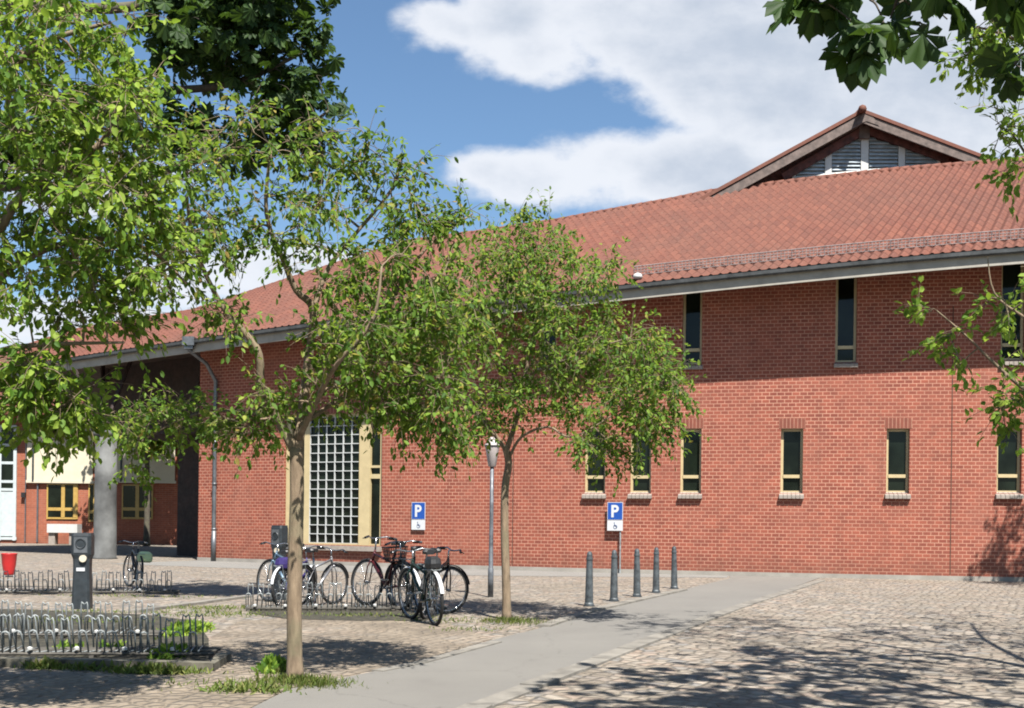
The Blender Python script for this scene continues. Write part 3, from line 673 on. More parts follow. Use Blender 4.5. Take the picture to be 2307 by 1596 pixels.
for x in (122, 168):
    q = P(x, 1200, FD - 1.2); mb = MB(); mb.box((q.x - .15, FD - 1.5, 0), (q.x + .15, FD - 1.1, pa.z)); o = mb.build('leg', M['sill'], bench); o.matrix_parent_inverse = binv
# ---------------------------------------------------------------- trees
def leaf_mesh(name, pos, dirs, nrm, size, wid, mat, parent, shape=0):
    n = len(pos); d = dirs / np.linalg.norm(dirs, axis=1, keepdims=True)
    s = np.cross(d, nrm); s /= (np.linalg.norm(s, axis=1, keepdims=True) + 1e-9); u = np.cross(s, d)
    T = [np.array([(0, 0, 0), (.3, wid * .8, .05), (.68, wid * .75, .02), (1, 0, -.12), (.68, -wid * .75, .02), (.3, -wid * .8, .05)]),
         np.array([(0, 0, 0), (.38, wid * .45, .04), (.74, wid, .03), (1, 0, -.10), (.74, -wid, .03), (.38, -wid * .45, .04)])][shape]
    V = pos[:, None, :] + size[:, None, None] * (T[None, :, 0:1] * d[:, None, :] + T[None, :, 1:2] * s[:, None, :] + T[None, :, 2:3] * u[:, None, :])
    V = V.reshape(-1, 3); base = (np.arange(n) * 6)[:, None]
    f = np.concatenate([base + np.array([0, 3, 2, 1]), base + np.array([0, 5, 4, 3])], 1).reshape(-1)
    me = bpy.data.meshes.new(name); me.vertices.add(len(V)); me.vertices.foreach_set('co', V.astype(np.float32).ravel())
    me.loops.add(len(f)); me.loops.foreach_set('vertex_index', f.astype(np.int32)); me.polygons.add(2 * n)
    me.polygons.foreach_set('loop_start', np.arange(0, 8 * n, 4, dtype=np.int32)); me.polygons.foreach_set('loop_total', np.full(2 * n, 4, dtype=np.int32))
    me.materials.append(mat); me.update(calc_edges=True)
    o = bpy.data.objects.new(name, me); C.objects.link(o); o.parent = parent
    if parent: o.matrix_parent_inverse = Matrix.Translation(-parent.location)
    return o
def smooth_line(pts, k=4):
    out = []; n = len(pts)
    for i in range(n - 1):
        p0, p1, p2, p3 = pts[max(i - 1, 0)], pts[i], pts[i + 1], pts[min(i + 2, n - 1)]
        for j in range(k):
            t = j / k; out.append(.5 * ((2 * p1) + (p2 - p0) * t + (2 * p0 - 5 * p1 + 4 * p2 - p3) * t * t + (-p0 + 3 * p1 - 3 * p2 + p3) * t ** 3))
    return out + [pts[-1]]
def tree(base, label, trunk, limbs, blobs, leaf, bark='bark', mat='leaf', name='deciduous_tree', seed=1, nleaf=34, rc=.34, lsize=(.07, .10), wid=.26, palm=False, droop=.5, group=None, twig=.006):
    R = np.random.RandomState(seed); root = empty(name, base, 0, label, 'tree', group); nodes = []; mb = MB()
    for line, r0, r1 in [trunk] + limbs:
        s = smooth_line([Vector(p) for p in line]); k = len(s)
        rr = [r0 + (r1 - r0) * i / (k - 1) for i in range(k)]
        if line is trunk[0]: rr[0] *= 1.35; rr[1] *= 1.1
        mb.tube(s, rr, 12 if r0 > .05 else 7)
        st = k // 2 if line is trunk[0] else 0
        nodes += [(p, rr[i]) for i, p in list(enumerate(s))[st:]]
    npos = np.array([tuple(p) for p, _ in nodes]); nr = [r for _, r in nodes]
    cl = []
    for c, rad, n in blobs:
        c = np.array(tuple(c)); rad = np.array(rad)
        for _ in range(n):
            v = R.normal(size=3); v /= np.linalg.norm(v); far_ = R.rand() < .2; cl.append(c + v * (rad * R.uniform(1.0, 1.35) if far_ else rad * R.uniform(.15, 1) ** .5))
    cl.sort(key=lambda q: np.min(np.sum((npos[:len(nodes)] - q) ** 2, 1)))
    pos = []; dr = []; nm = []; sz = []
    for q in cl:
        d2 = np.sum((npos - q) ** 2, 1); i = int(np.argmin(d2)); p = npos[i]; dist = math.sqrt(d2[i])
        mid = (p + q) / 2 + np.array([0, 0, .12 * dist]) + R.normal(size=3) * .05 * dist
        r0 = min(nr[i] * .8, .012 + .010 * dist)
        line = smooth_line([Vector(p), Vector(mid), Vector(q)], 3); k = len(line)
        rr = [max(twig * .6, r0 + (twig * .6 - r0) * j / (k - 1)) for j in range(k)]
        mb.tube(line, rr, 4, cap=False)
        npos = np.vstack([npos] + [np.array([tuple(l)]) for l in line[2:]]); nr += rr[2:]
        m = int(nleaf * R.choice([.35, .8, 1.0, 1.5])); out = q - p; out = out / (np.linalg.norm(out) + 1e-6)
        shoots = []
        for _ in range(1 if palm else max(2, m // 7)):
            sd = out * .8 + R.normal(size=3) * .8; sd[2] -= droop * .25; sd /= np.linalg.norm(sd); ln = rc * R.uniform(.8, 1.9); bw_s = p + (q - p) * R.uniform(.55, 1); shoots.append((bw_s, sd, ln))
            if not palm: mb.tube([Vector(bw_s), Vector(bw_s + sd * ln * .5 + np.array([0, 0, .01])), Vector(bw_s + sd * ln - np.array([0, 0, .12 * ln]))], [twig * .5, twig * .4, twig * .2], 3, cap=False)
        for j in range(m):
            if palm:
                v = R.normal(size=3); v /= np.linalg.norm(v); b_ = q + v * rc * R.uniform(.1, 1) ** .6 * np.array([1, 1, .75]); dd = out * .6 + R.normal(size=3) * .75
            else:
                bs, sd, ln = shoots[j % len(shoots)]; t = R.uniform(.1, 1.05); b_ = bs + sd * ln * t - np.array([0, 0, .12 * ln * t * t]) + R.normal(size=3) * .012
                dd = sd * .7 + R.normal(size=3) * .65
            dd = dd + np.array([0, 0, -droop * R.uniform(.2, 1.6)])
            nn = np.array([0, 0, 1]) + R.normal(size=3) * .55 + np.array([.1, -.35, 0])
            if palm:
                dd = dd / np.linalg.norm(dd); nn = nn - dd * nn.dot(dd); nn /= np.linalg.norm(nn); s_ = np.cross(nn, dd); S = R.uniform(*lsize)
                for ang, f_ in ((-1.75, .55), (-1.1, .8), (-.5, .95), (0, 1.0), (.5, .95), (1.1, .8), (1.75, .55)):
                    pos.append(b_); dr.append(dd * math.cos(ang) + s_ * math.sin(ang) - nn * .25); nm.append(nn); sz.append(S * f_)
            else:
                pos.append(b_); dr.append(dd); nm.append(nn); sz.append(R.uniform(*lsize))
    o = mb.build('trunk', M[bark], root, smooth=True); o.matrix_parent_inverse = Matrix.Translation(-root.location)
    leaf_mesh('crown', np.array(pos), np.array(dr), np.array(nm), np.array(sz), wid, M[mat], root, 1 if palm else 0)
    return root
def B(x, y, D, rx, ry, rd, n): return (P(x, y, D), (rx * D / F, rd, ry * D / F), n)
def LN(pts, D): return [P(p[0], p[1], D + (p[2] if len(p) > 2 else 0)) for p in pts]
# cherry in the foreground, left of the path
D1 = G(665, 1532).y
tree(G(665, 1532), 'slim young cherry tree in the foreground beside the asphalt path, in front of the bicycles',
     (LN([(665, 1534), (663, 1400), (665, 1250), (669, 1120), (668, 1010)], D1), .066, .058),
     [(LN([(664, 1015), (622, 935), (590, 885, -.1), (584, 800, -.2), (556, 755, -.2), (500, 690, -.3), (440, 560, -.5), (420, 440, -.6)], D1), .045, .012),
      (LN([(670, 1015), (682, 930, .1), (694, 820, .2), (706, 700, .1), (668, 655, 0), (640, 590, -.1), (600, 480, -.3), (610, 340, -.3)], D1), .05, .012),
      (LN([(706, 700, .1), (738, 608, .2), (790, 540, .3), (880, 430, .3), (905, 345, .3)], D1), .026, .008),
      (LN([(690, 830, .2), (800, 770, .4), (870, 690, .5), (960, 560, .5), (1065, 482, .6)], D1), .03, .007),
      (LN([(672, 990), (722, 885, -.4), (760, 820, -.8), (840, 720, -.9), (860, 600, -.9)], D1), .028, .008),
      (LN([(676, 960), (800, 880, .3), (900, 850, .3), (1000, 900, .3)], D1), .022, .008),
      (LN([(640, 960), (560, 930, .4), (460, 930, .6), (380, 960, .7), (310, 1000, .8)], D1), .018, .005)],
     [B(620, 300, D1 - .3, 110, 80, .6, 14), B(480, 430, D1 - .5, 110, 130, .7, 22), B(760, 430, D1, 140, 105, .8, 24), B(905, 400, D1 + .3, 40, 80, .3, 10), B(640, 520, D1 - .2, 150, 70, .8, 22),
      B(960, 500, D1 + .4, 95, 38, .4, 12), B(840, 350, D1, 50, 45, .3, 5), B(880, 640, D1 + .3, 150, 95, .9, 40), B(800, 790, D1 - .2, 100, 90, .9, 34), B(985, 760, D1 + .3, 100, 140, .8, 46), B(950, 900, D1 + .3, 110, 75, .7, 34), B(1010, 960, D1 + .3, 50, 40, .4, 9), B(880, 900, D1 + .2, 60, 50, .4, 9), B(800, 700, D1, 160, 160, 1, 26), B(620, 900, D1, 40, 40, .4, 4),
      B(570, 950, D1 + .2, 60, 36, .4, 9), B(420, 930, D1 + .6, 55, 40, .4, 9), B(335, 950, D1 + .7, 65, 50, .5, 14), B(290, 1030, D1 + .8, 30, 30, .3, 4), B(500, 720, D1 - .3, 60, 40, .5, 8), B(720, 880, D1, 80, 50, .6, 12), B(420, 560, D1 - .4, 90, 80, .5, 16), B(590, 970, D1 + .2, 60, 30, .3, 6), B(1040, 480, D1 + .5, 30, 16, .2, 3)],
     None, seed=3, nleaf=46, rc=.22, lsize=(.046, .076), wid=.29, droop=.7)
# cherry by the lamp post
D2 = G(1142, 1397).y
tree(G(1142, 1397), 'young cherry tree with a thin trunk standing right beside the lamp post',
     (LN([(1142, 1399), (1140, 1300), (1137, 1200), (1138, 1100), (1146, 1045), (1138, 1005)], D2), .06, .048),
     [(LN([(1140, 1015), (1105, 968), (1045, 900, .3), (990, 810, .4), (980, 740, .4)], D2), .035, .01),
      (LN([(1143, 1010), (1165, 940, .1), (1182, 850, .2), (1205, 720, .2), (1190, 600, .1), (1165, 500, .1)], D2), .04, .01),
      (LN([(1148, 1030), (1175, 985, -.2), (1235, 962, -.4), (1290, 985, -.6), (1390, 930, -.8), (1470, 880, -.8)], D2), .022, .008),
      (LN([(1205, 760, .2), (1290, 680, .2), (1340, 600, .2)], D2), .02, .008), (LN([(1182, 850, .2), (1300, 800, -.3), (1420, 760, -.4)], D2), .022, .008), (LN([(1205, 720, .2), (1120, 620, .5), (1080, 560, .5)], D2), .02, .008)],
     [B(1170, 560, D2, 90, 60, .9, 30), B(1110, 650, D2, 150, 80, 1.3, 55), B(1290, 640, D2, 95, 85, 1.1, 42), B(1000, 750, D2, 90, 80, 1, 34), B(1220, 780, D2, 170, 90, 1.5, 80), B(1400, 790, D2 - .4, 110, 65, 1, 38),
      B(1450, 885, D2 - .6, 95, 70, .9, 34), B(1140, 905, D2, 110, 50, .9, 26), B(1108, 965, D2 + .8, 34, 22, .4, 7), B(1390, 970, D2 - .7, 80, 60, .7, 28), B(1500, 940, D2 - .6, 38, 60, .5, 10), B(1250, 900, D2, 90, 35, .8, 12), B(1165, 490, D2, 16, 26, .2, 3), B(1240, 500, D2, 12, 24, .2, 3)],
     None, seed=5, nleaf=50, rc=.28, lsize=(.055, .09), wid=.29, droop=.6)
# near bright tree at the left edge, trunk out of frame
D3 = 7.6; tx = -4.9
tree((tx, D3 - .3, 0), 'bright green near tree filling the left edge of the view, its trunk outside the frame',
     ([Vector((tx, D3 - .3, 0)), Vector((tx + .05, D3 - .3, 1.2)), Vector((tx, D3 - .2, 2.3)), Vector((tx + .2, D3, 3.4)), Vector((tx + .5, D3, 4.8))], .13, .06),
     [([Vector((tx, D3 - .2, 2.1))] + LN([(-150, 880), (-20, 800), (80, 778), (280, 772)], D3), .04, .008), ([Vector((tx + .2, D3, 3.2))] + LN([(-80, 560), (60, 430), (220, 330), (300, 200)], D3), .05, .01),
      ([Vector((tx + .4, D3, 4.3))] + LN([(-60, 200), (90, 100), (250, 50)], D3), .04, .01), ([Vector((tx + .1, D3, 2.7))] + LN([(-100, 700), (30, 600), (180, 540), (330, 560), (420, 640)], D3 + .4), .035, .008)],
     [B(110, 70, D3, 170, 110, .9, 48), B(90, 280, D3, 150, 110, .9, 44), B(270, 260, D3, 90, 130, .8, 28), B(200, 480, D3, 190, 100, 1, 44), B(60, 560, D3 + .2, 110, 60, .7, 12), B(230, 620, D3, 100, 50, .6, 14), B(130, 690, D3, 120, 45, .5, 12),
      B(90, 850, D3, 110, 55, .7, 26), B(120, 925, D3, 90, 26, .4, 9), B(60, 930, D3, 90, 28, .4, 7), B(160, 920, D3, 60, 35, .3, 7), B(370, 540, D3 + .4, 60, 50, .5, 7), B(300, 740, D3 + .3, 50, 26, .3, 4), B(-150, 400, D3, 160, 400, 1.2, 40)],
     None, mat='leaf_bright', seed=11, nleaf=48, rc=.2, lsize=(.044, .076), wid=.32, droop=.6)
# big tree high behind, leaf colour darkened for its shaded underside
D4 = 17.0; tx4 = -9.6
tree((tx4, D4, 0), 'tall tree with shade darkened leaves whose high crown hangs behind the two left hand trees', 
     ([Vector((tx4, D4, 0)), Vector((tx4, D4, 3)), Vector((tx4 + .4, D4, 6)), Vector((tx4 + 1, D4, 9.5))], .3, .15),
     [([Vector((tx4 + .5, D4, 6.5))] + LN([(100, 330), (300, 220), (520, 190), (680, 120)], D4), .12, .02), ([Vector((tx4 + .3, D4, 6.2))] + LN([(200, 420), (480, 350), (660, 300), (740, 250)], D4), .09, .015),
      ([Vector((tx4 + .9, D4, 8.8))] + LN([(250, 20), (480, -20), (640, 20)], D4), .1, .02)],
     [B(590, 60, D4, 90, 80, 1.0, 30), B(500, 110, D4, 100, 90, 1.2, 22), B(675, 210, D4, 60, 50, .7, 16), B(420, 60, D4, 80, 100, 1, 16), B(670, 60, D4, 30, 40, .5, 5), B(640, 300, D4, 100, 50, .7, 12), B(420, 300, D4, 80, 90, .7, 8), B(120, 280, D4, 160, 120, 1, 22), B(560, -120, D4, 230, 120, 2, 40)],
     None, bark='bark_dark', mat='leaf_shaded', seed=21, nleaf=13, rc=.55, lsize=(.16, .23), wid=.20, palm=True, droop=.5)
tree(P(330, 1226, 54.3) * 1 - Vector((0, 0, P(330, 1226, 54.3).z)), 'tree added behind the passage to shade the second cream blind', (LN([(330, 1230), (332, 1100), (330, 950)], 54.3), .14, .1), [(LN([(330, 960), (290, 900), (270, 850)], 54.3), .07, .03), (LN([(330, 960), (370, 900), (390, 850)], 54.3), .07, .03)], [B(330, 880, 54.3, 85, 70, 1.3, 90), B(335, 960, 54.5, 75, 40, 1.0, 40)], None, bark='bark_dark', mat='leaf', seed=61, nleaf=60, rc=.8, lsize=(.2, .3), wid=.34)  # crown hidden by the passage wall, added to cast shade on the yard facade
# right hand tree, only its outer twigs in view
D6 = 9.3; tx6 = 5.8
tree((tx6, D6 - .5, 0), 'light twiggy tree reaching in from the right edge in front of the brick wall',
     ([Vector((tx6, D6 - .5, 0)), Vector((tx6, D6 - .5, 1.4)), Vector((tx6 - .1, D6 - .4, 2.6)), Vector((tx6, D6, 4.2)), Vector((tx6 - .2, D6, 5.6))], .12, .05),
     [([Vector((tx6, D6 - .4, 2.0))] + LN([(2420, 960), (2310, 880), (2230, 810), (2180, 760), (2110, 700)], D6), .022, .005), ([Vector((tx6, D6 - .4, 2.3))] + LN([(2400, 760), (2300, 710), (2240, 660), (2225, 580)], D6), .018, .004),
      ([Vector((tx6, D6, 3.9))] + LN([(2400, 420), (2300, 330), (2260, 260)], D6), .02, .005), ([Vector((tx6 - .1, D6, 4.6))] + LN([(2400, 150), (2290, 90), (2200, 60)], D6), .03, .006), ([Vector((tx6, D6, 5.2)), Vector((tx6 - 1, D6 - 1, 6)), Vector((4.2, D6 - 2.4, 6.8))], .05, .01), ([Vector((tx6, D6 - .3, 4)), Vector((6.2, D6 - 2, 4.8)), Vector((5.5, D6 - 3.5, 5.2))], .05, .01), ([Vector((tx6 - .2, D6, 5.5)), Vector((5.4, D6 + .5, 6.8)), Vector((4.7, D6 + 1.2, 7.8))], .05, .015), ([Vector((tx6, D6 - .2, 3.4)), Vector((6.6, D6 + 2, 4.4)), Vector((7.5, D6 + 4.3, 4.8))], .05, .015)],
     [B(2100, 700, D6, 40, 16, .15, 3), B(2150, 760, D6, 35, 26, .2, 4), B(2165, 815, D6, 25, 18, .15, 2), B(2270, 700, D6, 45, 45, .3, 8), B(2290, 850, D6, 45, 60, .3, 9), B(2260, 910, D6, 40, 22, .2, 4), B(2290, 960, D6, 25, 20, .2, 2), B(2275, 300, D6, 50, 35, .3, 8), B(2280, 385, D6, 40, 26, .2, 5), B(2270, 250, D6, 35, 20, .2, 3),
      B(2240, 80, D6, 80, 70, .5, 40), (Vector((6.3, D6, 4.6)), (1.6, 2.2, 1.7), 70), (Vector((5.6, D6 - 2.6, 6.2)), (1.5, 1.6, 1.0), 50), (Vector((6.8, D6 + 2.2, 4.8)), (1.4, 1.8, 1.6), 110), (Vector((7.6, D6 + 4.5, 4.8)), (1.2, 1.8, 1.6), 46), (Vector((4.9, D6 + 1.0, 8.0)), (1.9, 2.1, .9), 170)],
     None, mat='leaf_bright', seed=41, nleaf=22, rc=.18, lsize=(.055, .085), wid=.31, droop=.3)
# chestnut over the camera, leaf colour darkened as if backlit
tree((6.6, 2.0, 0), 'chestnut branch with large fingered, shade darkened leaves hanging in at the top right corner',
     ([Vector((6.6, 2.0, 0)), Vector((6.5, 2.1, 1.6)), Vector((6.2, 2.4, 3.2)), Vector((5.9, 2.8, 5.0)), Vector((5.6, 3, 6.5))], .22, .10),
     [([Vector((6.2, 2.4, 3.1)), Vector((4.6, 3.2, 4.1)), Vector((3.2, 4.2, 3.95))] + LN([(2320, -70), (2120, -40), (1960, 0)], 4.7), .06, .006),
      ([Vector((5.9, 2.8, 5)), Vector((4.4, 4.5, 5.6)), Vector((3.0, 5.6, 6.2)), Vector((2.3, 6.0, 6.4))], .09, .02), ([Vector((5.8, 2.9, 5.6)), Vector((5, 5.5, 6.4)), Vector((4.2, 7.8, 6.6))], .08, .02), ([Vector((3.2, 4.2, 3.95))] + LN([(2400, 60), (2310, 120)], 5.0), .02, .006)],
     [B(1800, 5, 4.6, 10, 6, .05, 1), B(1870, 10, 4.6, 30, 10, .08, 2), B(1940, 85, 4.6, 14, 12, .05, 2), B(1985, 50, 4.65, 20, 16, .06, 1), B(2040, 30, 4.7, 30, 22, .12, 2), B(2110, 10, 4.75, 40, 14, .12, 2), B(2030, -40, 4.7, 180, 14, .2, 6), B(2150, 60, 4.9, 20, 20, .1, 1), B(2285, 150, 5.0, 14, 16, .1, 2), B(2270, -10, 4.9, 50, 14, .2, 2),
      (Vector((3.4, 4.6, 6.3)), (1.9, 1.7, .7), 130), (Vector((3.1, 5.8, 6.6)), (1.2, 1.1, .5), 90), (Vector((2.9, 4.6, 6.3)), (1.0, 1.0, .5), 40), (Vector((4.6, 7.0, 6.9)), (1.6, 1.7, .8), 90), (Vector((4.2, 3.2, 7.5)), (2.2, 2.0, .8), 20), (Vector((5.6, 5.2, 5.3)), (1.0, 1.8, .8), 14)],
     None, bark='bark_dark', mat='leaf_shaded', name='chestnut_tree', seed=51, nleaf=5, rc=.10, lsize=(.11, .155), wid=.23, palm=True, droop=.9)
tree((15.2, 24.6, 0), 'tree just outside the right edge whose leaf shadow falls on the foot of the wall',
     ([Vector((15.2, 24.6, 0)), Vector((15.1, 24.6, 2.2)), Vector((14.8, 24.6, 4.4)), Vector((14.6, 24.6, 6.4))], .16, .08),
     [([Vector((14.9, 24.6, 4)), Vector((14.2, 24.3, 5.6)), Vector((13.5, 24, 6.8))], .06, .02), ([Vector((14.8, 24.6, 4.6)), Vector((15.4, 25, 5.6)), Vector((16, 25, 6.4))], .06, .02)],
     [(Vector((14.2, 24.6, 6.6)), (1.7, 1.6, 1.5), 90), (Vector((13.6, 22.6, 5.4)), (1.0, 1.3, .9), 30)], None, seed=71, nleaf=50, rc=.35, lsize=(.09, .13), wid=.3)
# ---------------------------------------------------------------- street furniture
def lerp(a, b, t): return a + (b - a) * t
bps = [(1327, 1366), (1383, 1355), (1435, 1345), (1478, 1336), (1519, 1327)]
names = ['dark grey tapering bollard nearest the camera, leftmost of the row of five', 'second bollard from the left in the row of five by the path', 'middle bollard of the row of five beside the path', 'fourth bollard from the left in the row of five by the path', 'darkest bollard at the far right end of the row of five']
bol = None
for i, (x, y) in enumerate(bps):
    g = G(x, y)
    if bol is None:
        bol = empty('bollard', g, 0, names[0], 'bollard', 'five bollards beside the path'); mb = MB()
        mb.lathe([(.078, 0), (.078, .04), (.068, .06), (.060, .40), (.050, .74), (.056, .745), (.056, .775), (.048, .78), (.046, .83), (.034, .868), (.012, .88)], 18); mb.build('post', M['bolgrey'], bol, smooth=False)
        mb = MB(); mb.lathe([(.095, 0), (.095, .012), (.08, .02)], 18); mb.build('base_collar', M['postgrey'], bol)
    else: 
        c = copy_tree(bol); c.location = g; c['label'] = names[i]; c.rotation_euler = (rnd.uniform(-.015, .015), rnd.uniform(-.02, .02), i)
# lamp post
g = G(1105, 1346); D = g.y; lp = empty('street_lamp', g, 0, 'slim grey lamp post with a pale cone lantern left of the thin cherry trunk', 'street lamp')
ztop = P(1112, 1050, D).z; zt2 = P(1112, 985, D).z; mb = MB()
mb.lathe([(.05, 0), (.05, .5), (.04, .52), (.036, ztop * .6), (.034, ztop)], 14); mb.build('pole', M['lamp_pole'], lp, smooth=True)
mb = MB(); hgt = zt2 - ztop; mb.lathe([(.05, ztop - .02), (.07, ztop), (.125, ztop + hgt * .62), (.13, ztop + hgt * .66)], 18); mb.build('lantern', M['lamp_cream'], lp, smooth=True)
mb = MB(); mb.lathe([(.134, ztop + hgt * .66), (.14, ztop + hgt * .72), (.03, ztop + hgt)], 18, mi=0); mb.build('cap', M['lamp_cream'], lp, smooth=True)
mb = MB(); mb.torus((0, 0, ztop + hgt * .69), .135, .012, (0, 0, 1), 20, 5); mb.build('ring', M['black'], lp)
# parking signs
def letter_P(mb, cx, z0, h, y, mi=0):
    st = h * .2; w_ = h * .62; x0 = cx - w_ / 2
    mb.box((x0, y, z0), (x0 + st, y + .004, z0 + h), mi=mi)
    R = h * .30; zc = z0 + h - R; xc = x0 + w_ - R; N = 12; r = R - st
    mb.box((x0 + st, y, z0 + h - st), (xc, y + .004, z0 + h), mi=mi); mb.box((x0 + st, y, z0 + h - 2 * R), (xc, y + .004, z0 + h - 2 * R + st), mi=mi)
    for i in range(N):
        a, b = -math.pi / 2 + math.pi * i / N, -math.pi / 2 + math.pi * (i + 1) / N
        q = [(xc + math.cos(t) * s_, y, zc + math.sin(t) * s_) for t, s_ in ((a, R), (b, R), (b, r), (a, r))]; mb.face(q[::-1] if q else q, mi=mi)
def wheelchair(mb, cx, cz, s, y):
    mb.torus((cx + .05 * s, y, cz - .15 * s), .32 * s, .05 * s, (0, 1, 0), 18, 4)
    mb.tube([(cx - .1 * s, y, cz + .42 * s), (cx - .08 * s, y, cz - .0 * s), (cx + .2 * s, y, cz - .02 * s), (cx + .34 * s, y, cz - .36 * s)], .055 * s, 5)
    mb.lathe([(.01, -.08 * s), (.08 * s, -.04 * s), (.08 * s, .04 * s), (.01, .08 * s)], 8, (cx - .11 * s, y, cz + .58 * s))
def sign(loc, rz, label, w_, zb_, z1, posted):
    r = empty('parking_sign', loc, rz, label, 'sign')
    zm = zb_ + (z1 - zb_) * .36; mb = MB(); mb.box((-w_ / 2, -.015, zm + .012), (w_ / 2, 0, z1)); mb.box((-w_ / 2 + .012, -.018, zm + .024), (w_ / 2 - .012, -.0152, z1 - .012), mi=1)
    pl_ = mb.build('sign_plate', [M['signwhite'], M['signblue']], r)
    mb = MB(); hh = (z1 - zm) * .68; letter_P(mb, 0, zm + (z1 - zm) * .17, hh, -.0225); mb.build('letter', M['signwhite'], pl_)
    mb = MB(); mb.box((-w_ / 2, -.015, zb_), (w_ / 2, 0, zm)); sp_ = mb.build('supplementary_plate', M['signwhite'], r)
    mb = MB(); wheelchair(mb, 0, (zb_ + zm) / 2 - .01, (zm - zb_) * .55, -.018); mb.build('wheelchair_symbol', M['signdark'], sp_)
    mb = MB()
    if posted: mb.tube([(posted, .03, 0), (posted, .03, z1 + .03)], .021, 10)
    else: mb.box((-.03, 0, zb_ + .05), (.03, .05, z1 - .05))
    mb.build('post' if posted else 'bracket', M['galv'], r)
X = Xw(945, 0, 1160); q = wpt(X, .055); n = WN(X)
z1_, z0_ = P(945, 1132, q.y).z, P(945, 1194, q.y).z
sign(q, math.atan2(n.x, -n.y), 'blue parking sign with white plate on the brick wall right of the big lattice window', .43, z0_, z1_, None)
X = Xw(1386, .13, 1160); q = wpt(X, .13)
z1_, z0_ = P(1386, 1132, q.y).z, P(1386, 1196, q.y).z
sign(q, math.atan2(WN(X).x, -WN(X).y), 'blue parking sign on a thin post behind the bollards under the narrow windows', .42, z0_, z1_, .14)
# service pedestals
def pedestal(g, h, wd, label, rz, head=True):
    r = empty('service_pedestal', g, rz, label, 'pedestal', 'grey service pedestals'); mb = MB()
    hw = wd / 2
    def sect(z, sx, sy): return [Vector((x * sx, y * sy, z)) for x, y in ((-1, -.75), (-.75, -1), (.75, -1), (1, -.75), (1, .75), (.75, 1), (-.75, 1), (-1, .75))]
    S = [sect(0, hw * .92, hw * .8), sect(h * .55, hw * .80, hw * .72), sect(h * .66, hw * .82, hw * .75), sect(h * .72, hw * 1.0, hw * .85), sect(h * .96, hw * 1.0, hw * .85), sect(h, hw * .93, hw * .78)]
    for a, b in zip(S[:-1], S[1:]):
        for i in range(8): j = (i + 1) % 8; mb.face([a[i], a[j], b[j], b[i]])
    mb.face(S[-1]); mb.build('body', M['postgrey'], r, bevel=.01)
    mb = MB(); mb.box((-hw * .66, -hw * .90, h * .74), (hw * .66, -hw * .84, h * .945)); fp = mb.build('face_panel', M['zinc'], r, bevel=.008)
    mb = MB(); mb.torus((0, -hw * .92, h * .86), hw * .46, .012, (0, 1, 0), 20, 5); mb.tube([(0, -hw * .90, h * .86), (0, -hw * .935, h * .86)], hw * .42, 18); mb.build('dial', M['postgrey'], fp)
    mb = MB(); mb.tube([(hw * .25, -hw * .72, h * .665), (hw * .25, -hw * 1.02, h * .665)], hw * .36, 16); mb.build('round_plate', M['blind'], r)
    mb = MB(); mb.box((-hw * .42, -hw * .80, h * .50), (hw * .42, -hw * .74, h * .545)); mb.build('label_plate', M['signwhite'], r, bevel=.003)
g = G(185, 1372); pedestal(g, (1372 - 1201) / F * g.y, 44 / F * g.y, 'dark grey service pedestal standing between the empty bicycle racks at left', .1)
g = G(628, 1352); pedestal(g, (1352 - 1184) / F * g.y, 32 / F * g.y, 'grey service pedestal partly behind the foreground cherry trunk', -.5)
# red tub at left edge
g = G(20, 1300); tub = empty('plastic_tub', g, 0, 'bright red tapering plastic tub on a stand at the left edge', 'tub'); mb = MB(); k_ = g.y / F
zc = P(20, 1296, g.y).z; zt_ = P(20, 1247, g.y).z
mb.lathe([(.10, zc), (.11, zc + .04), (.145, (zc + zt_) / 2), (.165, zt_ - .02), (.175, zt_), (.15, zt_), (.13, zt_ - .05)], 20); mb.build('tub_body', M['red'], tub, smooth=True)
for a_ in (0, 2.1, 4.2): mb = MB(); mb.tube([(.08 * math.cos(a_), .08 * math.sin(a_), max(zc, .02) + .01), (.12 * math.cos(a_), .12 * math.sin(a_), 0)], .012, 6); mb.build('leg', M['galv'], tub)
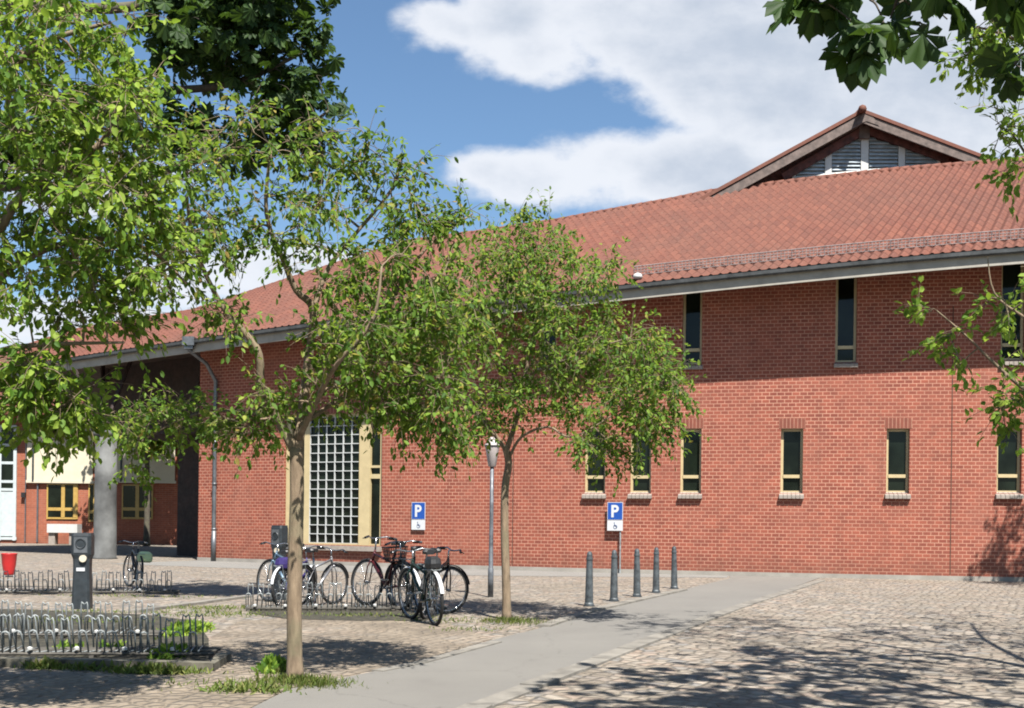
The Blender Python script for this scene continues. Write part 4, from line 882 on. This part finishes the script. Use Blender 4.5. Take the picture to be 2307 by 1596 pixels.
# ---------------------------------------------------------------- bicycle racks
def rack(x0d, x1d, yd, label, mirror=1, hh=.27):
    a = G(x0d, yd); b = G(x1d, yd); L_ = (b - a).length; rz = math.atan2((b - a).y, (b - a).x)
    r = empty('bicycle_rack', a, rz, label, 'bicycle rack', 'low galvanised bicycle racks'); mb = MB(); de = .44
    for y, z in ((0, .045), (de, .045), (de * .5, .05)): mb.tube([(-.05, y, z), (L_ + .05, y, z)], .017, 7)
    for x in (0, L_ / 2, L_): mb.box((x - .02, -.04, 0), (x + .02, de + .06, .03))
    mb.build('rails', M['rail'], r)
    n = int(L_ / .145); proto = None
    mbh = MB()
    for s in (-.035, .035): mbh.tube([(s, 0, .045), (s, -.07, hh * .8), (s * .8, -.085, hh * .95), (0, -.09, hh)], .0085, 6)
    for s in (-.035, .035): mbh.tube([(s, de, .045), (s, de * .92, hh * 1.25), (s * .8, de * .9, hh * 1.4), (0, de * .9, hh * 1.3)], .0085, 6)
    mbh.tube([(-.035, 0, .06), (-.035, de, .06)], .007, 5); mbh.tube([(.035, 0, .06), (.035, de, .06)], .007, 5)
    for i in range(n + 1):
        if proto is None: proto = mbh.build('wheel_holder', M['galv'], r, smooth=True); capm = MB(); capm.lathe([(.005, -.02), (.026, -.012), (.028, .01), (.01, .02)], 10, (.09, -.02, .09)); cap_ = capm.build('end_cap', M['white'], proto)
        else:
            c = proto.copy(); C.objects.link(c); c.parent = r; c.location = (i * .145 + rnd.uniform(-.01, .01), 0, 0); c.rotation_euler = (rnd.uniform(-.08, .08), rnd.uniform(-.08, .08), rnd.uniform(-.06, .06))
            if i % 3 == 0: d = cap_.copy(); C.objects.link(d); d.parent = c
    return r
rack(-60, 470, 1484, 'nearest empty galvanised bicycle rack, behind the raised kerb at lower left')
rack(-80, 350, 1440, 'empty galvanised bicycle rack directly behind the nearest one, in front of the dark pedestal foot')
rack(-60, 395, 1340, 'far bicycle rack at left behind the dark pedestal, holding one bicycle')
rack(560, 1000, 1378, 'bicycle rack under the row of parked bicycles behind the foreground trunk')
# ---------------------------------------------------------------- bicycles
def paint(name, c, metal=.3): return pmat(name, c, .35, metal, var=.1, scale=10, bmp=.03)
def bicycle(front, heading, label, frame_m, lean=0.0, steer=0.0, basket=None, seatm='black', mud='black', small=1.0, bar='flat', bag=None):
    # origin: ground point under the front hub; local +x = forward
    r = empty('bicycle', front, heading, label, 'bicycle', 'bicycles parked at the racks'); r.rotation_euler = (lean, 0, heading); r.scale = (small,) * 3
    R_ = .345; WB = 1.06; bb = (-.62, 0, .29); st = (-.80, 0, .82); ht = (-.19, 0, .80); hb = (-.13, 0, .66)
    mb = MB()
    mb.tube([bb, (-.73, 0, .62), st], .02, 8); mb.tube([(-.735, 0, .66), (-.19, 0, .77)], .02, 8); mb.tube([bb, hb], .024, 8); mb.tube([hb, ht], .021, 8)
    for s in (-.05, .05):
        mb.tube([(bb[0], s * .5, bb[2]), (-WB, s, R_)], .010, 6); mb.tube([(-.74, s * .4, .68), (-WB, s, R_)], .009, 6)
    mb.build('frame', frame_m, r, smooth=True)
    fk = empty('fork_assembly') if False else None
    for hx, nm_ in ((0, 'wheel'), (-WB, 'wheel')):
        ax = (0, 1, 0) if hx else (-math.sin(steer), math.cos(steer), 0)
        mb = MB(); mb.torus((hx, 0, R_), .305, .011, ax, 36, 5); mb.tube([Vector((hx, 0, R_)) - Vector(ax) * .045, Vector((hx, 0, R_)) + Vector(ax) * .045], .02, 8)
        fw = Vector((0, 0, 1)).cross(Vector(ax)).normalized() * -1
        for i in range(18):
            t = 2 * math.pi * i / 18; e_ = Vector((hx, 0, R_)) + (fw * math.cos(t) + Vector((0, 0, 1)) * math.sin(t)) * .303
            mb.tube([Vector((hx, 0, R_)) + Vector(ax) * (.03 if i % 2 else -.03), e_], .0028, 3, cap=False)
        wobj = mb.build('wheel', M['chrome'], r, smooth=True)
        mb = MB(); mb.torus((hx, 0, R_), .330, .023, ax, 40, 8); mb.build('tyre', M['rubber'], wobj, smooth=True)
        if mud:
            mb = MB(); prev = None
            for i in range(15):
                t = math.radians(15 + i * 10.5) if not hx else math.radians(5 + i * 11.5)
                c_ = Vector((hx, 0, R_)) + (fw * math.cos(t) + Vector((0, 0, 1)) * math.sin(t)) * .362; wv = Vector(ax) * .026
                cur = (c_ - wv, c_ + wv, c_ + wv * .4 + (c_ - Vector((hx, 0, R_))).normalized() * .012, c_ - wv * .4 + (c_ - Vector((hx, 0, R_))).normalized() * .012)
                if prev: mb.face([prev[0], prev[3], cur[3], cur[0]]); mb.face([prev[3], prev[2], cur[2], cur[3]]); mb.face([prev[2], prev[1], cur[1], cur[2]])
                prev = cur
            mb.build('mudguard', M[mud] if isinstance(mud, str) else mud, r)
    sx = Vector((-math.sin(steer), math.cos(steer), 0)); fx = Vector((math.cos(steer), math.sin(steer), 0))
    mb = MB()
    for s in (-1, 1): mb.tube([Vector((0, 0, R_)) + sx * .05 * s, Vector((-.06, 0, .58)) + sx * .045 * s, Vector((-.115, 0, .665)) + sx * .03 * s], .011, 6)
    mb.tube([Vector((-.115, 0, .665)) - sx * .04, Vector((-.115, 0, .665)) + sx * .04], .018, 6); mb.tube([Vector((-.13, 0, .66)), Vector((-.2, 0, .83))], .016, 8)
    mb.build('fork', frame_m, r, smooth=True)
    mb = MB(); top = Vector((-.21, 0, 1.0 if bar == 'high' else .93)); mb.tube([Vector((-.195, 0, .8)), top, top + fx * .05], .013, 8)
    bk = -.16 if bar == 'high' else -.05
    mb.tube([top + fx * (bk + .05) - sx * .30, top + fx * (bk + .13) - sx * .18 + Vector((0, 0, .03)), top + fx * .07 - sx * .04, top + fx * .07 + sx * .04, top + fx * (bk + .13) + sx * .18 + Vector((0, 0, .03)), top + fx * (bk + .05) + sx * .30], .011, 8)
    h_ = mb.build('handlebar', M['chrome'], r, smooth=True)
    for s in (-1, 1): mb = MB(); mb.tube([top + fx * (bk + .05) + sx * .32 * s, top + fx * (bk + .11) + sx * .21 * s + Vector((0, 0, .02))], .018, 8); mb.tube([top + fx * (bk + .14) + sx * .2 * s, top + fx * (bk + .11) + sx * .31 * s + Vector((0, 0, -.01))], .007, 5); mb.build('grip', M['black'], h_)
    mb = MB(); mb.tube([(-.79, 0, .80), (-.83, 0, .93)], .013, 8); mb.build('seat_post', M['chrome'], r)
    mb = MB(); S = []
    for (x, w_, z) in ((-.98, .05, .955), (-.96, .085, .965), (-.88, .08, .965), (-.80, .04, .96), (-.71, .022, .955), (-.68, .012, .95)):
        S.append([Vector((x, -w_, z - .01)), Vector((x, -w_ * .6, z + .012)), Vector((x, w_ * .6, z + .012)), Vector((x, w_, z - .01)), Vector((x, w_ * .8, z - .045)), Vector((x, -w_ * .8, z - .045))])
    for a, b in zip(S[:-1], S[1:]):
        for i in range(6): j = (i + 1) % 6; mb.face([a[i], a[j], b[j], b[i]])
    mb.face(S[0][::-1]); mb.face(S[-1]); mb.build('saddle', M[seatm], r, smooth=True)
    mb = MB(); mb.torus((bb[0], -.045, bb[2]), .09, .005, (0, 1, 0), 24, 5); mb.tube([(bb[0], -.07, bb[2]), (bb[0], .07, bb[2])], .018, 8)
    mb.tube([(bb[0], -.06, bb[2]), (bb[0] + .11, -.065, bb[2] - .12)], .009, 6); mb.tube([(bb[0], .06, bb[2]), (bb[0] - .11, .065, bb[2] + .12)], .009, 6)
    for s, y in ((1, -.11), (-1, .11)): mb.box((bb[0] + s * .11 - .04, y - .045, bb[2] - s * .12 - .01), (bb[0] + s * .11 + .04, y + .045, bb[2] - s * .12 + .012))
    for dz in (.088, -.088): mb.tube([(bb[0], -.045, bb[2] + dz), (-WB, -.045, R_ + dz * .35)], .004, 4)
    mb.torus((-WB, -.045, R_), .035, .008, (0, 1, 0), 14, 4); mb.build('crankset', M['chrome'], r)
    mb = MB()
    for y in (-.06, .06): mb.tube([(-.80, y, .71), (-1.22, y, .73)], .006, 5); mb.tube([(-1.15, y, .725), (-WB, y * .9, R_ + .01)], .005, 5)
    for x in (-.9, -1.0, -1.1, -1.2): mb.tube([(x, -.06, .72), (x, .06, .72)], .005, 5)
    mb.build('luggage_rack', M['galv'], r)
    if basket:
        mb = MB(); c0 = Vector((basket[0], 0, basket[1])); bwid, blen, bh = .15, .16, .22
        for k in range(5):
            f_ = .78 + .22 * k / 4; z = c0.z + bh * k / 4
            mb.tube([(c0.x - blen * f_, -bwid * f_, z), (c0.x + blen * f_, -bwid * f_, z), (c0.x + blen * f_, bwid * f_, z), (c0.x - blen * f_, bwid * f_, z), (c0.x - blen * f_, -bwid * f_, z)], .006 if k < 4 else .01, 5)
        for i in range(9):
            for s in (-1, 1):
                t = -1 + 2 * i / 8
                mb.tube([(c0.x + t * blen * .78, s * bwid * .78, c0.z), (c0.x + t * blen, s * bwid, c0.z + bh)], .0045, 4); mb.tube([(c0.x + s * blen * .78, t * bwid * .78, c0.z), (c0.x + s * blen, t * bwid, c0.z + bh)], .0045, 4)
        mb.box((c0.x - blen * .76, -bwid * .76, c0.z - .004), (c0.x + blen * .76, bwid * .76, c0.z + .004)); mb.build('basket', M['black'] if len(basket) < 3 else basket[2], r)
    if bag:
        mb = MB(); c0 = Vector(bag[0]); sx_, sy_, sz_ = bag[1]
        rings = [(.7, 0), (1, .12), (1.05, .45), (.95, .8), (.6, 1.0)]; prev = None
        for f_, h_2 in rings:
            cur = [c0 + Vector((math.copysign(abs(math.cos(t)) ** .6, math.cos(t)) * sx_ * f_, math.copysign(abs(math.sin(t)) ** .6, math.sin(t)) * sy_ * f_, h_2 * sz_)) for t in [2 * math.pi * i / 12 for i in range(12)]]
            if prev: 
                for i in range(12): j = (i + 1) % 12; mb.face([prev[i], prev[j], cur[j], cur[i]])
            else: mb.face(cur[::-1])
            prev = cur
        mb.face(prev); mb.build('bag', bag[2], r, smooth=True)
    return r
pink, sil, pur = paint('light_blue_frame', (.22, .34, .46)), paint('silver_frame', (.50, .50, .52), .6), paint('purple_frame', (.09, .06, .26))
darkf, redf, greenf = paint('black_frame', (.02, .022, .028)), paint('dark_red_frame', (.16, .03, .035)), paint('dark_green_frame', (.015, .06, .04))
lime = pmat('lime_fabric', (.85, 1.0, .5), .8, var=.12)
rd = math.radians
def fz(x, y): return G(x, y)
bicycle(fz(604, 1356), rd(128), 'light blue bicycle at the left end of the parked row, beside the grey pedestal', pink, .06, .15, mud=None, bar='flat')
bicycle(fz(706, 1364), rd(72), 'purple bicycle half hidden by the foreground tree trunk', pur, -.05, .3, mud='signwhite', small=.9, bar='high', bag=((-.95, 0, .66), (.2, .12, .2), pur))
bicycle(fz(750, 1362), rd(70), 'low silver bicycle between the purple one and the tall black wheeled one', sil, .08, -.2, mud='black', small=.93)
bicycle(fz(824, 1364), rd(125), 'dark red bicycle with large black tyres before the cream window post', redf, .05, .25, mud=None, bar='high', small=1.06)
bicycle(fz(898, 1372), rd(115), 'bicycle with a black wire basket over its front wheel', darkf, -.06, .2, mud='black', basket=(.05, .72), bar='high')
bicycle(fz(1004, 1383), rd(78), 'black bicycle at the right end of the row with its wheel standing clear', darkf, .10, -.75, mud='black')
bicycle(fz(925, 1395), rd(112), 'dark green bicycle with white rear mudguard, nearest the camera at the row end', greenf, -.05, .15, mud='signwhite', bag=((-1.06, 0, .73), (.13, .09, .16), M['black']))
bicycle(fz(290, 1322), rd(118), 'dark bicycle with a lime green bag parked alone in the far left rack', darkf, .05, .2, mud=None, bag=((-1.0, -.10, .55), (.17, .14, .22), lime), bar='flat', small=.92)
# ---------------------------------------------------------------- weeds and grass
def blades(name, spots, label, hgt=(.04, .11), mat='grass', cat='grass', wid=.05, seed=2, lean=.6):
    R = np.random.RandomState(seed); pos = []; dr = []; nm = []; sz = []
    for (x, y, rx, ry, n) in spots:
        g = G(x, y); k = g.y / F
        for _ in range(n):
            a = R.normal(size=2) * .5; p = np.array([g.x + a[0] * rx * k, g.y + a[1] * ry, 0]); pos.append(p)
            d = np.array([R.normal() * lean, R.normal() * lean, 1.0]); dr.append(d); nm.append(np.array([R.normal(), -1 + R.normal() * .5, .4])); sz.append(R.uniform(*hgt) * math.exp(-.4 * (a ** 2).sum()))
    o = leaf_mesh(name, np.array(pos), np.array(dr), np.array(nm), np.array(sz), wid, M[mat], None); return tag(o, label, cat, kind='stuff')
blades('grass', [(665, 1540, 130, .3, 620), (625, 1515, 50, .3, 200), (720, 1548, 90, .2, 180), (1145, 1402, 90, .4, 420), (1175, 1408, 90, .3, 120)], 'tufts of grass round the feet of the two cherry trees')
blades('weeds', [(618, 1510, 26, .3, 220), (415, 1425, 40, .6, 520), (385, 1478, 34, .35, 420), (440, 1420, 30, .4, 160), (250, 1465, 20, .2, 60), (150, 1470, 30, .2, 60)], 'leafy weeds growing among the bicycle racks', (.05, .17), 'leaf_bright', 'weeds', .2, 4, .9)
blades('kerb_weeds', [(105, 1506, 50, .12, 260), (350, 1518, 110, .1, 420), (230, 1512, 120, .08, 120), (560, 1560, 120, .15, 160)], 'low weeds along the raised kerb', (.04, .13), 'grass', 'weeds', .14, 9, .8)
blades('moss', [(480, 1385, 160, .8, 380), (520, 1372, 120, .5, 260), (420, 1372, 100, .4, 120), (800, 1388, 260, .35, 260), (150, 1400, 260, .5, 300), (1010, 1400, 120, .6, 120), (1060, 1420, 120, .3, 90), (240, 1380, 200, .3, 150), (520, 1545, 200, .3, 120), (300, 1345, 260, .3, 200)], 'low ground cover between the setts', (.03, .08), 'grass', 'ground cover', .12, 6, .9)
